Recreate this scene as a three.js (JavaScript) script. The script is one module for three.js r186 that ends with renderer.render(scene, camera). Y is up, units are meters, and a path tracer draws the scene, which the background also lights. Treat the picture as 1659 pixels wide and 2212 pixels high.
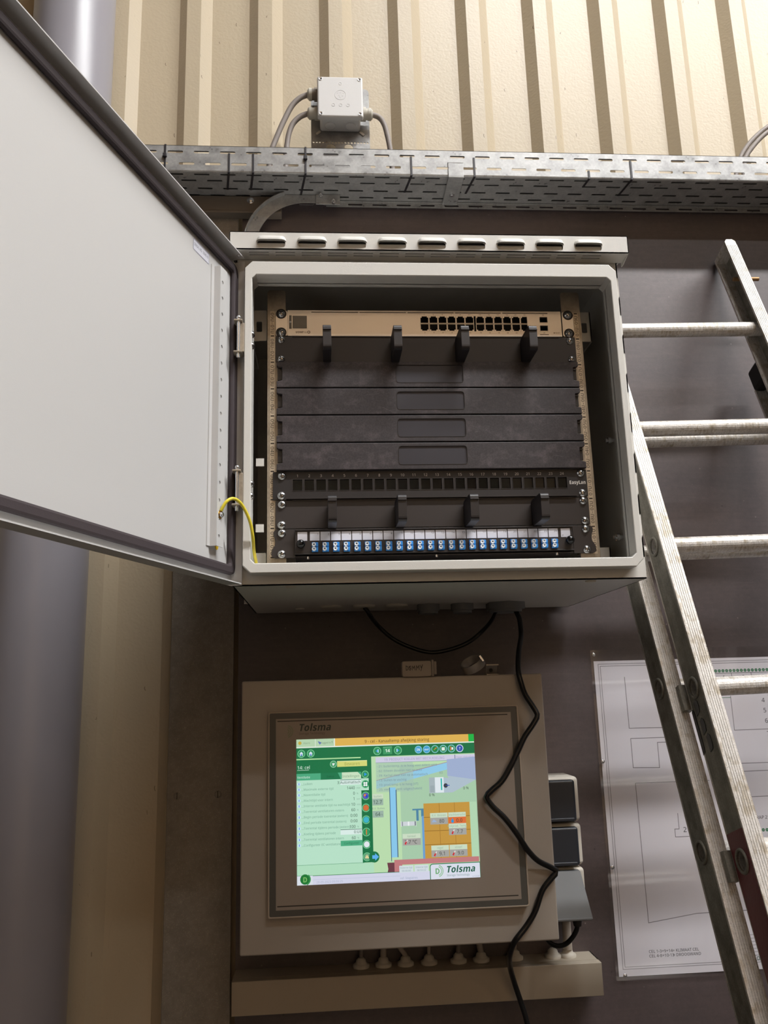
import * as THREE from 'three';
import { mergeGeometries } from 'three/addons/utils/BufferGeometryUtils.js';
import { RoundedBoxGeometry } from 'three/addons/geometries/RoundedBoxGeometry.js';
import { RectAreaLightUniformsLib } from 'three/addons/lights/RectAreaLightUniformsLib.js';

// ---------------------------------------------------------------- camera, light, exposure
// Authoring frame: x along the wall, y up with 0 at the lowest rack unit, z out of the wall with 0 at the rack face.
const YO = 1.7;                                   // height of that frame's origin above the floor
const scene = new THREE.Scene();
scene.background = new THREE.Color(0x000000);
const camera = new THREE.PerspectiveCamera(63.71, 1659 / 2212, 0.05, 60);
camera.position.set(-0.16986, -0.19886 + YO, 1.22325);
camera.rotation.order = 'YXZ';
camera.rotation.set(0.215148, -0.0754555, -0.0286933);
const renderer = new THREE.WebGLRenderer();
renderer.toneMapping = THREE.LinearToneMapping;
renderer.toneMappingExposure = 0.8;
renderer.shadowMap.enabled = true;
RectAreaLightUniformsLib.init();
const SCREEN = 1.15;                                // brightness of the lit display
// hall luminaires, plus one lamp added for the crates: [x, y, z, length, width, intensity]
const LUMINAIRES = [   // last number: tilt of the fitting about its length
  [1.15, 3.6, 1.55, 1.8, 0.16, 160, 'white linear luminaire in the row nearest the clad wall, above the ladder', 0],
  [3.2, 3.6, 1.55, 1.8, 0.16, 195, 'white linear luminaire in the row nearest the clad wall, beyond the ladder', 0],
  [1.5, 3.6, 3.3, 1.8, 0.16, 36, 'white linear luminaire in the second row from the clad wall', 0],
  [0.7, 4.6, 4.4, 2.6, 0.18, 190, 'added tilted lamp out of view that brightens the crate stack', -1.05],  // added lamp, turned from the clad wall, only to brighten the crates
];

// ---------------------------------------------------------------- helpers
let seed = 7;
const rnd = () => { seed = (seed * 1664525 + 1013904223) >>> 0; return seed / 4294967296; };
const R = (a, b) => a + (b - a) * rnd();
const used = new Map();
const numbered = (n) => { const k = used.get(n) ?? 0; used.set(n, k + 1); return k ? n + '_' + String(k).padStart(3, '0') : n; };
const base = new WeakMap();
function thing(name, label, category, [x, y, z], group) {
  const o = new THREE.Group();
  o.name = numbered(name);
  o.position.set(x, y + YO, z);
  o.userData = { label, category };
  if (group) o.userData.group = group;
  base.set(o, [x, y, z]);
  scene.add(o);
  return o;
}
function structure(name, label, category, [x, y, z]) {
  const o = thing(name, label, category, [x, y, z]);
  o.userData.kind = 'structure';
  return o;
}
const flat = (g) => { const q = g.index ? g.toNonIndexed() : g; for (const k of Object.keys(q.attributes)) if (!['position', 'normal', 'uv'].includes(k)) q.deleteAttribute(k); return q; };
const merge = (list) => (list.length === 1 ? flat(list[0]) : mergeGeometries(list.map(flat)));
function metreUV(g, tile) {
  const p = g.attributes.position, n = g.attributes.normal, uv = new Float32Array(p.count * 2);
  for (let i = 0; i < p.count; i += 3) {
    let ax = 0, ay = 0, az = 0;
    for (let k = 0; k < 3; k++) { ax += Math.abs(n.getX(i + k)); ay += Math.abs(n.getY(i + k)); az += Math.abs(n.getZ(i + k)); }
    for (let k = 0; k < 3; k++) {
      const x = p.getX(i + k), y = p.getY(i + k), z = p.getZ(i + k);
      const [a, b] = az >= ax && az >= ay ? [x, y] : ax >= ay ? [z, y] : [x, z];
      uv[(i + k) * 2] = a / tile; uv[(i + k) * 2 + 1] = b / tile;
    }
  }
  g.setAttribute('uv', new THREE.BufferAttribute(uv, 2));
}
// a part authored in the common frame: geometry moved into its thing's own axes
function part(parent, name, geoms, mat, label) {
  const b = base.get(parent) ?? [0, 0, 0];
  const g = merge(Array.isArray(geoms) ? geoms : [geoms]);
  if (mat.userData.tile) metreUV(g, mat.userData.tile);
  g.translate(-b[0], -b[1], -b[2]);
  const m = new THREE.Mesh(g, mat);
  m.name = name; m.castShadow = m.receiveShadow = true;
  if (label) m.userData.label = label;
  base.set(m, b);
  parent.add(m);
  return m;
}
// a part that shares its geometry with others, put at a point of the common frame
function copyPart(parent, name, geom, mat, [x, y, z], turn) {
  const b = base.get(parent) ?? [0, 0, 0];
  const m = new THREE.Mesh(geom, mat);
  m.name = name; m.castShadow = m.receiveShadow = true;
  m.position.set(x - b[0], y - b[1], z - b[2]);
  if (turn) m.rotation.set(...turn);
  base.set(m, [0, 0, 0]);
  parent.add(m);
  return m;
}
const tiled = (m, t) => { m.userData.tile = t; return m; };
const mat = (color, rough, metal = 0, more = {}) => new THREE.MeshPhysicalMaterial({ color, roughness: rough, metalness: metal, ...more });

const box = (x0, x1, y0, y1, z0, z1) => new THREE.BoxGeometry(x1 - x0, y1 - y0, z1 - z0).translate((x0 + x1) / 2, (y0 + y1) / 2, (z0 + z1) / 2);
const rbox = (x0, x1, y0, y1, z0, z1, r = 0.002, s = 2) => new RoundedBoxGeometry(x1 - x0, y1 - y0, z1 - z0, s, r).translate((x0 + x1) / 2, (y0 + y1) / 2, (z0 + z1) / 2);
function rr(S, x0, x1, y0, y1, r = 0) {
  const s = new S();
  if (r <= 0) { s.moveTo(x0, y0); s.lineTo(x1, y0); s.lineTo(x1, y1); s.lineTo(x0, y1); s.lineTo(x0, y0); return s; }
  s.moveTo(x0 + r, y0); s.lineTo(x1 - r, y0); s.quadraticCurveTo(x1, y0, x1, y0 + r); s.lineTo(x1, y1 - r); s.quadraticCurveTo(x1, y1, x1 - r, y1);
  s.lineTo(x0 + r, y1); s.quadraticCurveTo(x0, y1, x0, y1 - r); s.lineTo(x0, y0 + r); s.quadraticCurveTo(x0, y0, x0 + r, y0);
  return s;
}
function chamfered(S, x0, x1, y0, y1, c) {
  const s = new S();
  [[x0 + c, y0], [x1 - c, y0], [x1, y0 + c], [x1, y1 - c], [x1 - c, y1], [x0 + c, y1], [x0, y1 - c], [x0, y0 + c], [x0 + c, y0]].forEach(([x, y], i) => (i ? s.lineTo(x, y) : s.moveTo(x, y)));
  return s;
}
const rect = (x0, x1, y0, y1, r) => rr(THREE.Shape, x0, x1, y0, y1, r);
const hole = (x0, x1, y0, y1, r) => rr(THREE.Path, x0, x1, y0, y1, r);
const circ = (x, y, r) => { const p = new THREE.Path(); p.absarc(x, y, r, 0, Math.PI * 2, true); return p; };
const poly = (pts) => { const s = new THREE.Shape(); pts.forEach(([x, y], i) => (i ? s.lineTo(x, y) : s.moveTo(x, y))); s.closePath(); return s; };
const ext = (s, z0, z1, bevel = 0, curve = 4) => new THREE.ExtrudeGeometry(s, { depth: z1 - z0 - 2 * bevel, bevelEnabled: bevel > 0, bevelSize: bevel, bevelThickness: bevel, bevelOffset: -bevel, bevelSegments: bevel > 0 ? 2 : 0, curveSegments: curve }).translate(0, 0, z0 + bevel);
// shape in (x, -z), thick from y0 to y1
const extY = (s, y0, y1) => ext(s, 0, y1 - y0).rotateX(-Math.PI / 2).translate(0, y0, 0);
// shape in (-z, y), long from x0 to x1
const extX = (s, x0, x1, bevel = 0, curve = 4) => ext(s, 0, x1 - x0, bevel, curve).rotateY(Math.PI / 2).translate(x0, 0, 0);
const cyl = (r0, r1, h, n = 20) => new THREE.CylinderGeometry(r1, r0, h, n);
const cylZ = (x, y, z0, z1, r0, r1 = r0, n = 20) => cyl(r0, r1, z1 - z0, n).rotateX(Math.PI / 2).translate(x, y, (z0 + z1) / 2);
const cylX = (x0, x1, y, z, r0, r1 = r0, n = 20) => cyl(r0, r1, x1 - x0, n).rotateZ(-Math.PI / 2).translate((x0 + x1) / 2, y, z);
const cylY = (x, y0, y1, z, r0, r1 = r0, n = 20) => cyl(r0, r1, y1 - y0, n).translate(x, (y0 + y1) / 2, z);
const V = (a) => new THREE.Vector3(...a);
const tube = (pts, r, n = 64, k = 10) => new THREE.TubeGeometry(new THREE.CatmullRomCurve3(pts.map(V), false, 'centripetal'), n, r, k);
const lathe = (pts, n = 20) => new THREE.LatheGeometry(pts.map(([x, y]) => new THREE.Vector2(x, y)), n);

// ---------------------------------------------------------------- textures
function lattice(n, s) { const a = new Float32Array(n * n); let q = s * 7919 + 13; for (let i = 0; i < n * n; i++) { q = (q * 1664525 + 1013904223) >>> 0; a[i] = q / 4294967296; } return a; }
function noise(n, s, m = n) {
  const a = lattice(Math.max(n, m), s), w = Math.max(n, m);
  return (u, v) => {
    const x = (((u % 1) + 1) % 1) * n, y = (((v % 1) + 1) % 1) * m, i = Math.floor(x), j = Math.floor(y), f = x - i, g = y - j, e = f * f * (3 - 2 * f), h = g * g * (3 - 2 * g);
    const at = (p, q) => a[(q % m) * w + (p % n)];
    return (at(i, j) * (1 - e) + at(i + 1, j) * e) * (1 - h) + (at(i, j + 1) * (1 - e) + at(i + 1, j + 1) * e) * h;
  };
}
function dataTex(w, h, fn, srgb = true) {
  const d = new Uint8Array(w * h * 4);
  for (let y = 0; y < h; y++) for (let x = 0; x < w; x++) {
    const c = fn(x / w, y / h, x, y), o = (y * w + x) * 4;
    d[o] = Math.max(0, Math.min(255, c[0])); d[o + 1] = Math.max(0, Math.min(255, c[1])); d[o + 2] = Math.max(0, Math.min(255, c[2])); d[o + 3] = 255;
  }
  const t = new THREE.DataTexture(d, w, h, THREE.RGBAFormat);
  t.wrapS = t.wrapT = THREE.RepeatWrapping; t.magFilter = THREE.LinearFilter; t.minFilter = THREE.LinearMipmapLinearFilter; t.generateMipmaps = true;
  if (srgb) t.colorSpace = THREE.SRGBColorSpace;
  t.needsUpdate = true;
  return t;
}
function canvasTex(w, h, draw) {
  const c = document.createElement('canvas'); c.width = w; c.height = h;
  draw(c.getContext('2d'), w, h);
  const t = new THREE.CanvasTexture(c); t.colorSpace = THREE.SRGBColorSpace; t.anisotropy = 8;
  return t;
}
// canvas drawings tiled over metres: strokes are wrapped round the edges
function tileCanvas(w, draw) {
  const t = canvasTex(w, w, draw);
  t.wrapS = t.wrapT = THREE.RepeatWrapping;
  return t;
}
const grey = (x) => [x, x, x];
const n8 = noise(8, 1), n16 = noise(16, 2), n64 = noise(64, 3), n128 = noise(128, 4), n256 = noise(256, 5), n4 = noise(4, 6), nH = noise(256, 7, 24), nV = noise(24, 8, 256), nL = noise(160, 9, 6);

const steelMap = dataTex(512, 512, (u, v) => { const k = 0.80 + 0.10 * n16(u, v) + 0.08 * n64(u, v) + 0.06 * n256(u, v); return [196 * k, 197 * k, 199 * k]; });
const steelRough = dataTex(256, 256, (u, v) => grey(105 + 55 * n16(u, v) + 35 * n64(u, v)), false);
const peel = dataTex(512, 512, (u, v) => grey(90 + 60 * n256(u, v) + 80 * n128(u, v)), false);
const claddingBump = dataTex(512, 512, (u, v) => grey(60 + 110 * n256(u, v) + 70 * n128(u, v)), false);
const claddingMap = tileCanvas(1024, (c, w) => {
  c.fillStyle = '#bfb096'; c.fillRect(0, 0, w, w);
  for (let i = 0; i < 2600; i++) { c.fillStyle = `rgba(${rnd() < 0.5 ? '120,95,62' : '236,222,196'},${R(0.04, 0.16)})`; const s = R(0.6, 1.9); c.fillRect(R(0, w), R(0, w), s, s * R(1, 3)); }
  for (let i = 0; i < 34; i++) { c.strokeStyle = `rgba(74,58,40,${R(0.35, 0.8)})`; c.lineWidth = R(0.7, 2); const x = R(20, w - 20), y = R(20, w - 40); c.beginPath(); c.moveTo(x, y); c.quadraticCurveTo(x + R(-4, 4), y + R(2, 7), x + R(-3, 3), y + R(4, 14)); c.stroke(); }
  for (let i = 0; i < 16; i++) { c.strokeStyle = `rgba(90,72,50,${R(0.1, 0.28)})`; c.lineWidth = 0.7; const x = R(0, w), y = R(0, w - 80); c.beginPath(); c.moveTo(x, y); c.quadraticCurveTo(x + R(-20, 20), y + R(10, 40), x + R(-26, 26), y + R(20, 80)); c.stroke(); }
});
const plyMap = tileCanvas(1024, (c, w) => {
  const im = c.createImageData(w, w), d = im.data;
  for (let y = 0; y < w; y++) for (let x = 0; x < w; x++) {
    const u = x / w, v = y / w, k = 0.80 + 0.16 * n8(u, v) + 0.12 * n64(u * 2, v * 2) + 0.10 * nV(u, v) + 0.12 * n256(u * 2, v * 2), o = (y * w + x) * 4;
    d[o] = 70 * k; d[o + 1] = 58 * k; d[o + 2] = 59 * k; d[o + 3] = 255;
  }
  c.putImageData(im, 0, 0);
  for (let i = 0; i < 150; i++) { c.strokeStyle = `rgba(190,170,168,${R(0.03, 0.13)})`; c.lineWidth = R(0.5, 1.2); const x = R(0, w), y = R(0, w), l = R(8, 90), a = R(-0.35, 0.35); c.beginPath(); c.moveTo(x, y); c.lineTo(x + l * Math.cos(a), y + l * Math.sin(a)); c.stroke(); }
  for (let i = 0; i < 70; i++) { c.fillStyle = `rgba(214,204,198,${R(0.2, 0.7)})`; c.beginPath(); c.arc(R(0, w), R(0, w), R(0.5, 1.4), 0, 7); c.fill(); }
  for (let i = 0; i < 12; i++) { c.fillStyle = 'rgba(20,14,14,0.8)'; c.beginPath(); c.arc(R(0, w), R(0, w), R(1, 2), 0, 7); c.fill(); }
});
const aluMap = tileCanvas(1024, (c, w) => {
  const im = c.createImageData(w, w), d = im.data;
  for (let y = 0; y < w; y++) for (let x = 0; x < w; x++) {
    const u = x / w, v = y / w, dirt = n64(u, v * 0.5) * 0.5 + n16(u, v) * 0.5, k = 0.84 + 0.10 * nL(u, v) + 0.16 * n256(u, v), o = (y * w + x) * 4, t = Math.max(0, dirt - 0.52) * 1.5;
    d[o] = (214 - 70 * t) * k; d[o + 1] = (209 - 82 * t) * k; d[o + 2] = (203 - 104 * t) * k; d[o + 3] = 255;
  }
  c.putImageData(im, 0, 0);
  for (let i = 0; i < 900; i++) { c.fillStyle = `rgba(${['246,242,236', '112,98,82', '80,72,64', '150,126,98'][Math.floor(R(0, 4))]},${R(0.25, 0.75)})`; c.beginPath(); c.ellipse(R(0, w), R(0, w), R(0.7, 2.6), R(1, 7), R(-0.3, 0.3), 0, 7); c.fill(); }
});
const aluBump = dataTex(512, 512, (u, v) => grey(120 + 60 * n128(u, v) + 60 * n64(u, v) - 40 * n256(u, v)), false);
const webMap = tileCanvas(512, (c, w) => {
  const im = c.createImageData(w, w), d = im.data;
  for (let y = 0; y < w; y++) for (let x = 0; x < w; x++) {
    const u = x / w, v = y / w, k = 0.72 + 0.22 * n16(u, v) + 0.14 * n128(u, v) + 0.12 * nL(u, v), o = (y * w + x) * 4;
    d[o] = 140 * k; d[o + 1] = 136 * k; d[o + 2] = 126 * k; d[o + 3] = 255;
  }
  c.putImageData(im, 0, 0);
  for (let i = 0; i < 130; i++) { c.fillStyle = `rgba(${rnd() < 0.5 ? '60,54,46' : '196,190,178'},${R(0.2, 0.6)})`; c.beginPath(); c.ellipse(R(0, w), R(0, w), R(0.6, 2), R(1, 8), R(-0.2, 0.2), 0, 7); c.fill(); }
});
const stripMap = dataTex(512, 512, (u, v) => { const s = n256(u, v), t = n16(u, v), k = 0.86 + 0.07 * t + 0.07 * n64(u, v); const g = s > 0.78 ? 18 : 0; return [152 * k + g, 144 * k + g * 0.9, 134 * k + g * 0.6]; });
const scratchMap = tileCanvas(1024, (c, w) => {
  const im = c.createImageData(w, w), d = im.data;
  for (let y = 0; y < w; y++) for (let x = 0; x < w; x++) { const u = x / w, v = y / w, t = Math.max(0, n16(u, v * 2) * 0.6 + n64(u, v) * 0.4 - 0.5), k = 0.8 + 0.3 * n256(u, v), o = (y * w + x) * 4; d[o] = (54 + 60 * t) * k; d[o + 1] = (48 + 54 * t) * k; d[o + 2] = (51 + 54 * t) * k; d[o + 3] = 255; }
  c.putImageData(im, 0, 0);
  for (let i = 0; i < 260; i++) { c.strokeStyle = `rgba(196,190,192,${R(0.04, 0.22)})`; c.lineWidth = R(0.5, 1.6); const x = R(0, w), y = R(0, w), l = R(4, 60), a = R(-0.5, 0.5); c.beginPath(); c.moveTo(x, y); c.lineTo(x + l * Math.cos(a), y + l * Math.sin(a)); c.stroke(); }
  for (let i = 0; i < 500; i++) { c.fillStyle = `rgba(200,192,190,${R(0.1, 0.45)})`; c.fillRect(R(0, w), R(0, w), R(0.8, 2), R(0.8, 2)); }
});

// ---------------------------------------------------------------- materials
const M = {
  cladding: tiled(mat(0xffffff, 0.42, 0, { map: claddingMap, bumpMap: claddingBump, bumpScale: 0.0004 }), 0.7),
  ply: tiled(mat(0xffffff, 0.55, 0, { map: plyMap, ior: 1.9 }), 0.9),
  steel: tiled(mat(0xe6e4e0, 0.6, 0.35, { map: steelMap, roughnessMap: steelRough }), 0.25),
  railSteel: tiled(mat(0xf0dfc6, 0.45, 0.4, { map: steelMap }), 0.25),
  strip: tiled(mat(0xffffff, 0.55, 0.1, { map: stripMap }), 0.3),
  brown: mat(0x6f655a, 0.5),
  paint: tiled(mat(0xdddbd5, 0.42, 0, { bumpMap: peel, bumpScale: 0.00012 }), 0.08),
  paintDoor: tiled(mat(0xcdcccb, 0.5, 0, { bumpMap: peel, bumpScale: 0.00006 }), 0.08),
  gasket: tiled(mat(0x40373a, 0.75, 0, { bumpMap: peel, bumpScale: 0.0003 }), 0.06),
  zinc: mat(0xe2e2e4, 0.25, 0.95),
  chrome: mat(0xd8d8d8, 0.22, 1),
  recessShade: mat(0x14110f, 0.5, 0.6),  // near-black stands in for the shade inside screw drives, slots and holes
  black: mat(0x252122, 0.45),
  blackRough: mat(0x332d2c, 0.5),
  blackGloss: mat(0x0d0d0e, 0.18),
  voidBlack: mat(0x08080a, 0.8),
  aluminium: mat(0xdad3cb, 0.4, 0.85),
  tie: mat(0x29262a, 0.45),
  cableGrey: mat(0x8f8680, 0.55),
  cableOld: mat(0x4a423c, 0.6),
  cableBlack: mat(0x0c0c0d, 0.33),
  boxGrey: tiled(mat(0xd6d4d2, 0.5, 0, { bumpMap: peel, bumpScale: 0.0001 }), 0.1),
  glandGrey: mat(0xc4c0b4, 0.5),
  pipe: mat(0x9c99a0, 0.32),
  plastic: mat(0xb4aba0, 0.5),
  enclosure: tiled(mat(0xb0a79c, 0.5, 0, { bumpMap: peel, bumpScale: 0.0001 }), 0.1),
  trunk: mat(0xb1a695, 0.5),
  socketWhite: mat(0xd8d2c6, 0.45),
  socketLid: mat(0x2d3138, 0.35),
  plugGrey: mat(0x76787a, 0.5),
  alu: tiled(mat(0xffffff, 0.45, 0.25, { map: aluMap, bumpMap: aluBump, bumpScale: 0.0006 }), 0.22),
  web: tiled(mat(0xffffff, 0.55, 0.35, { map: webMap }), 0.22),
  rubber: mat(0x1b1a1a, 0.7),
  red: tiled(mat(0x6d1f26, 0.4, 0, { bumpMap: aluBump, bumpScale: 0.0004 }), 0.3),
  blackPaint: mat(0x17191b, 0.3),
  blank: tiled(mat(0xffffff, 0.55, 0, { map: scratchMap }), 0.35),
  blueBody: mat(0x2f8fe0, 0.35),
  capWhite: mat(0xe6ecf2, 0.35),
  concrete: mat(0x3a322b, 0.8),
  hallWall: mat(0x3d342a, 0.75),
  crate: mat(0xd2b28c, 0.7),
  hallCeil: mat(0x3a3632, 0.8),
  acrylic: new THREE.MeshPhysicalMaterial({ color: 0xffffff, roughness: 0.06, transmission: 1, thickness: 0, ior: 1.49 }),
  yellow: mat(0xf0c51a, 0.5),
};

// ---------------------------------------------------------------- the hall
const XL = -3.2, XR = 6.6, ZF = 7.4, FLOOR = -YO, CEIL = 5.6, ZW = -0.38;
part(structure('floor', 'brown-grey concrete hall floor', 'floor', [0, FLOOR, 3]), 'floor_slab', box(XL - 0.2, XR + 0.2, FLOOR - 0.2, FLOOR, -0.7, ZF + 0.2), M.concrete);
part(structure('ceiling', 'pale hall ceiling high above the cabinet', 'ceiling', [0, CEIL, 3]), 'ceiling_slab', box(XL - 0.2, XR + 0.2, CEIL, CEIL + 0.2, -0.7, ZF + 0.2), M.hallCeil);
part(structure('wall_left', 'tan hall wall on the hinge side', 'wall', [XL, FLOOR, 3]), 'wall_slab', box(XL - 0.2, XL, FLOOR, CEIL, -0.7, ZF + 0.2), M.hallWall);
part(structure('wall_right', 'tan hall wall on the ladder side', 'wall', [XR, FLOOR, 3]), 'wall_slab', box(XR, XR + 0.2, FLOOR, CEIL, -0.7, ZF + 0.2), M.hallWall);
part(structure('wall_front', 'tan hall wall facing the cabinet', 'wall', [0, FLOOR, ZF]), 'wall_slab', box(XL, XR, FLOOR, CEIL, ZF, ZF + 0.2), M.hallWall);
const wallBack = structure('wall_back', 'cream trapezoidal metal cladding behind cable tray and cabinet', 'wall', [0, FLOOR, -0.45]);
part(wallBack, 'wall_slab', box(XL, XR, FLOOR, CEIL, -0.65, -0.45), M.hallWall);
{ // cladding sheets of seven ribs each
  const PER = 0.1625, FL = -0.432, CR = -0.410, first = -0.165, sheet = 7 * PER, x0 = 0.649 - 3 * sheet;
  for (let s = 0; s < 8; s++) {
    const a = x0 + s * sheet, pts = [], dz = s % 2 ? 0.0008 : 0;
    let k = Math.ceil((a - first - 0.02) / PER);
    pts.push([a, FL]);
    for (let x = first + k * PER; x < a + sheet - 0.01; x += PER) for (const [dx, z] of [[0, FL], [0.022, CR], [0.054, CR], [0.077, FL]]) if (x + dx > a + 0.002 && x + dx < a + sheet + 0.012) pts.push([x + dx, z]);
    pts.push([a + sheet + 0.012, pts[pts.length - 1][1]]);
    const shape = poly([...pts.map(([x, z]) => [x, -(z + dz)]), ...pts.slice().reverse().map(([x, z]) => [x, -(z + dz - 0.0012)])]);
    part(wallBack, 'cladding_sheet', extY(shape, FLOOR, CEIL), M.cladding);
  }
}
for (const [x, y, z, l, w, power, label, tilt] of LUMINAIRES) {
  const t = thing('ceiling_luminaire', label, 'luminaire', [x, y, z]);
  t.rotation.x = tilt;
  part(t, 'housing', rbox(x - l / 2 - 0.02, x + l / 2 + 0.02, y + 0.006, y + 0.07, z - w / 2 - 0.015, z + w / 2 + 0.015, 0.008), mat(0xe8e8e6, 0.5));
  for (const s of [-1, 1]) part(t, 'hanger', cylY(x + s * l * 0.4, y + 0.07, y + 0.33, z, 0.004), M.zinc);
  part(t, 'diffuser', box(x - l / 2, x + l / 2, y, y + 0.006, z - w / 2, z + w / 2), new THREE.MeshStandardMaterial({ color: 0xffffff, emissive: 0xffffff, emissiveIntensity: power * 0.35, roughness: 0.6 }));
  const light = new THREE.RectAreaLight(0xffffff, power, l, w), dy = -Math.cos(tilt), dz = -Math.sin(tilt);
  light.name = 'luminaire_light';
  light.position.set(x, y + YO + 0.004 * dy, z + 0.004 * dz);
  light.lookAt(x, y + YO + dy, z + dz);
  scene.add(light);
}
{ // unseen timber crates, added so the metal fronts mirror something tan
  const cw = 1.15, ch = 1.04, cd = 0.95, z = 5.9;
  let first;
  for (let r = 0; r < 5; r++) for (let c = 0; c < 3; c++) {
    const x = -0.5 + c * (cw + 0.03), y = FLOOR + r * ch;
    if (!first) {
      first = thing('added_crate', 'unseen slatted wooden crate added for the tan mirrored in the metal fronts', 'crate', [x, y, z], 'added crates out of view');
      part(first, 'crate_body', box(x - cw / 2 + 0.03, x + cw / 2 - 0.03, y + 0.1, y + ch - 0.02, z + 0.03, z + cd), M.crate);
      for (let k = 0; k < 6; k++) part(first, 'slat', box(x - cw / 2, x + cw / 2, y + 0.1 + k * 0.153, y + 0.245 + k * 0.153, z + 0.008, z + 0.03), M.crate);
      for (const d of [-1, 0, 1]) part(first, 'post', box(x + d * (cw / 2 - 0.05) - 0.04, x + d * (cw / 2 - 0.05) + 0.04, y, y + ch - 0.02, z - 0.01, z + 0.008), M.crate);
      for (const d of [-1, 0, 1]) part(first, 'skid', box(x + d * (cw / 2 - 0.06) - 0.05, x + d * (cw / 2 - 0.06) + 0.05, y, y + 0.1, z + 0.008, z + cd), M.crate);
    } else { const o = first.clone(); o.name = numbered('added_crate'); o.position.set(x, y + YO, z); scene.add(o); }
  }
}
{ // dark film-faced plywood board
  const t = thing('plywood_board', 'dark brown film-faced plywood board behind the cabinet and ladder', 'board', [0.6, FLOOR, ZW]);
  const parts = [[-0.334, 0.842], [0.845, 1.9]];
  for (const [a, b] of parts) part(t, 'board', box(a, b, FLOOR, 0.888, ZW - 0.018, ZW), M.ply);
  const ring = new THREE.TorusGeometry(0.0032, 0.0011, 8, 16), pit = cylZ(0, 0, 0, 0.0006, 0.0024);
  for (const [x, y] of [[0.7785, 0.427], [0.7925, 0.331], [0.823, 0.325]]) { const s = copyPart(t, 'screw', ring, M.zinc, [x, y, ZW + 0.0006]); copyPart(s, 'screw_pit', pit, M.recessShade, [0, 0, -0.0004]); }
}
{ // steel post and the flashing bar above it
  const t = thing('steel_post', 'flat grey steel post strip with two slotted screws beside the cabinet', 'post', [-0.4, FLOOR, ZW]);
  part(t, 'strip', [rbox(-0.4605, -0.3425, FLOOR, 0.83, ZW - 0.004, ZW + 0.002, 0.0012, 1), box(-0.4605, -0.4575, FLOOR, 0.83, -0.41, ZW)], M.strip);
  for (const x of [-0.4419, -0.3684]) { const s = part(t, 'screw', lathe([[0, 0.0022], [0.004, 0.002], [0.0062, 0.0006], [0.0064, 0]]).rotateX(Math.PI / 2).translate(x, -0.373, ZW + 0.002), M.strip); part(s, 'screw_slot', box(x - 0.0005, x + 0.0005, -0.379, -0.367, ZW + 0.0036, ZW + 0.0043), M.recessShade); }
  const f = thing('flashing_bar', 'brown folded flashing bar under the cable tray beside the curved bend', 'flashing', [-0.45, 0.796, ZW]);
  part(f, 'bar', [rbox(-0.58, -0.25, 0.802, 0.8375, ZW + 0.0025, -0.3565, 0.0015, 1), rbox(-0.58, -0.25, 0.796, 0.8015, ZW + 0.0025, -0.353, 0.0012, 1)], M.brown);
  part(f, 'screw', lathe([[0, 0.003], [0.0045, 0.0026], [0.006, 0.0005], [0.0075, 0]]).rotateX(Math.PI / 2).translate(-0.3155, 0.8275, -0.3565), M.zinc);
}
{ // big grey drain pipe
  const t = thing('drain_pipe', 'wide grey plastic downpipe running floor to ceiling before the cladding', 'pipe', [-0.69, FLOOR, -0.335]);
  part(t, 'pipe', cylY(-0.69, FLOOR, CEIL, -0.325, 0.082, 0.082, 64), M.pipe);
  const c = lathe([[0.083, -0.012], [0.086, -0.012], [0.086, 0.012], [0.083, 0.012]], 48);
  for (const y of [-1.2, 1.9]) copyPart(t, 'pipe_clamp', c, M.zinc, [-0.69, y, -0.325]);
}

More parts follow.
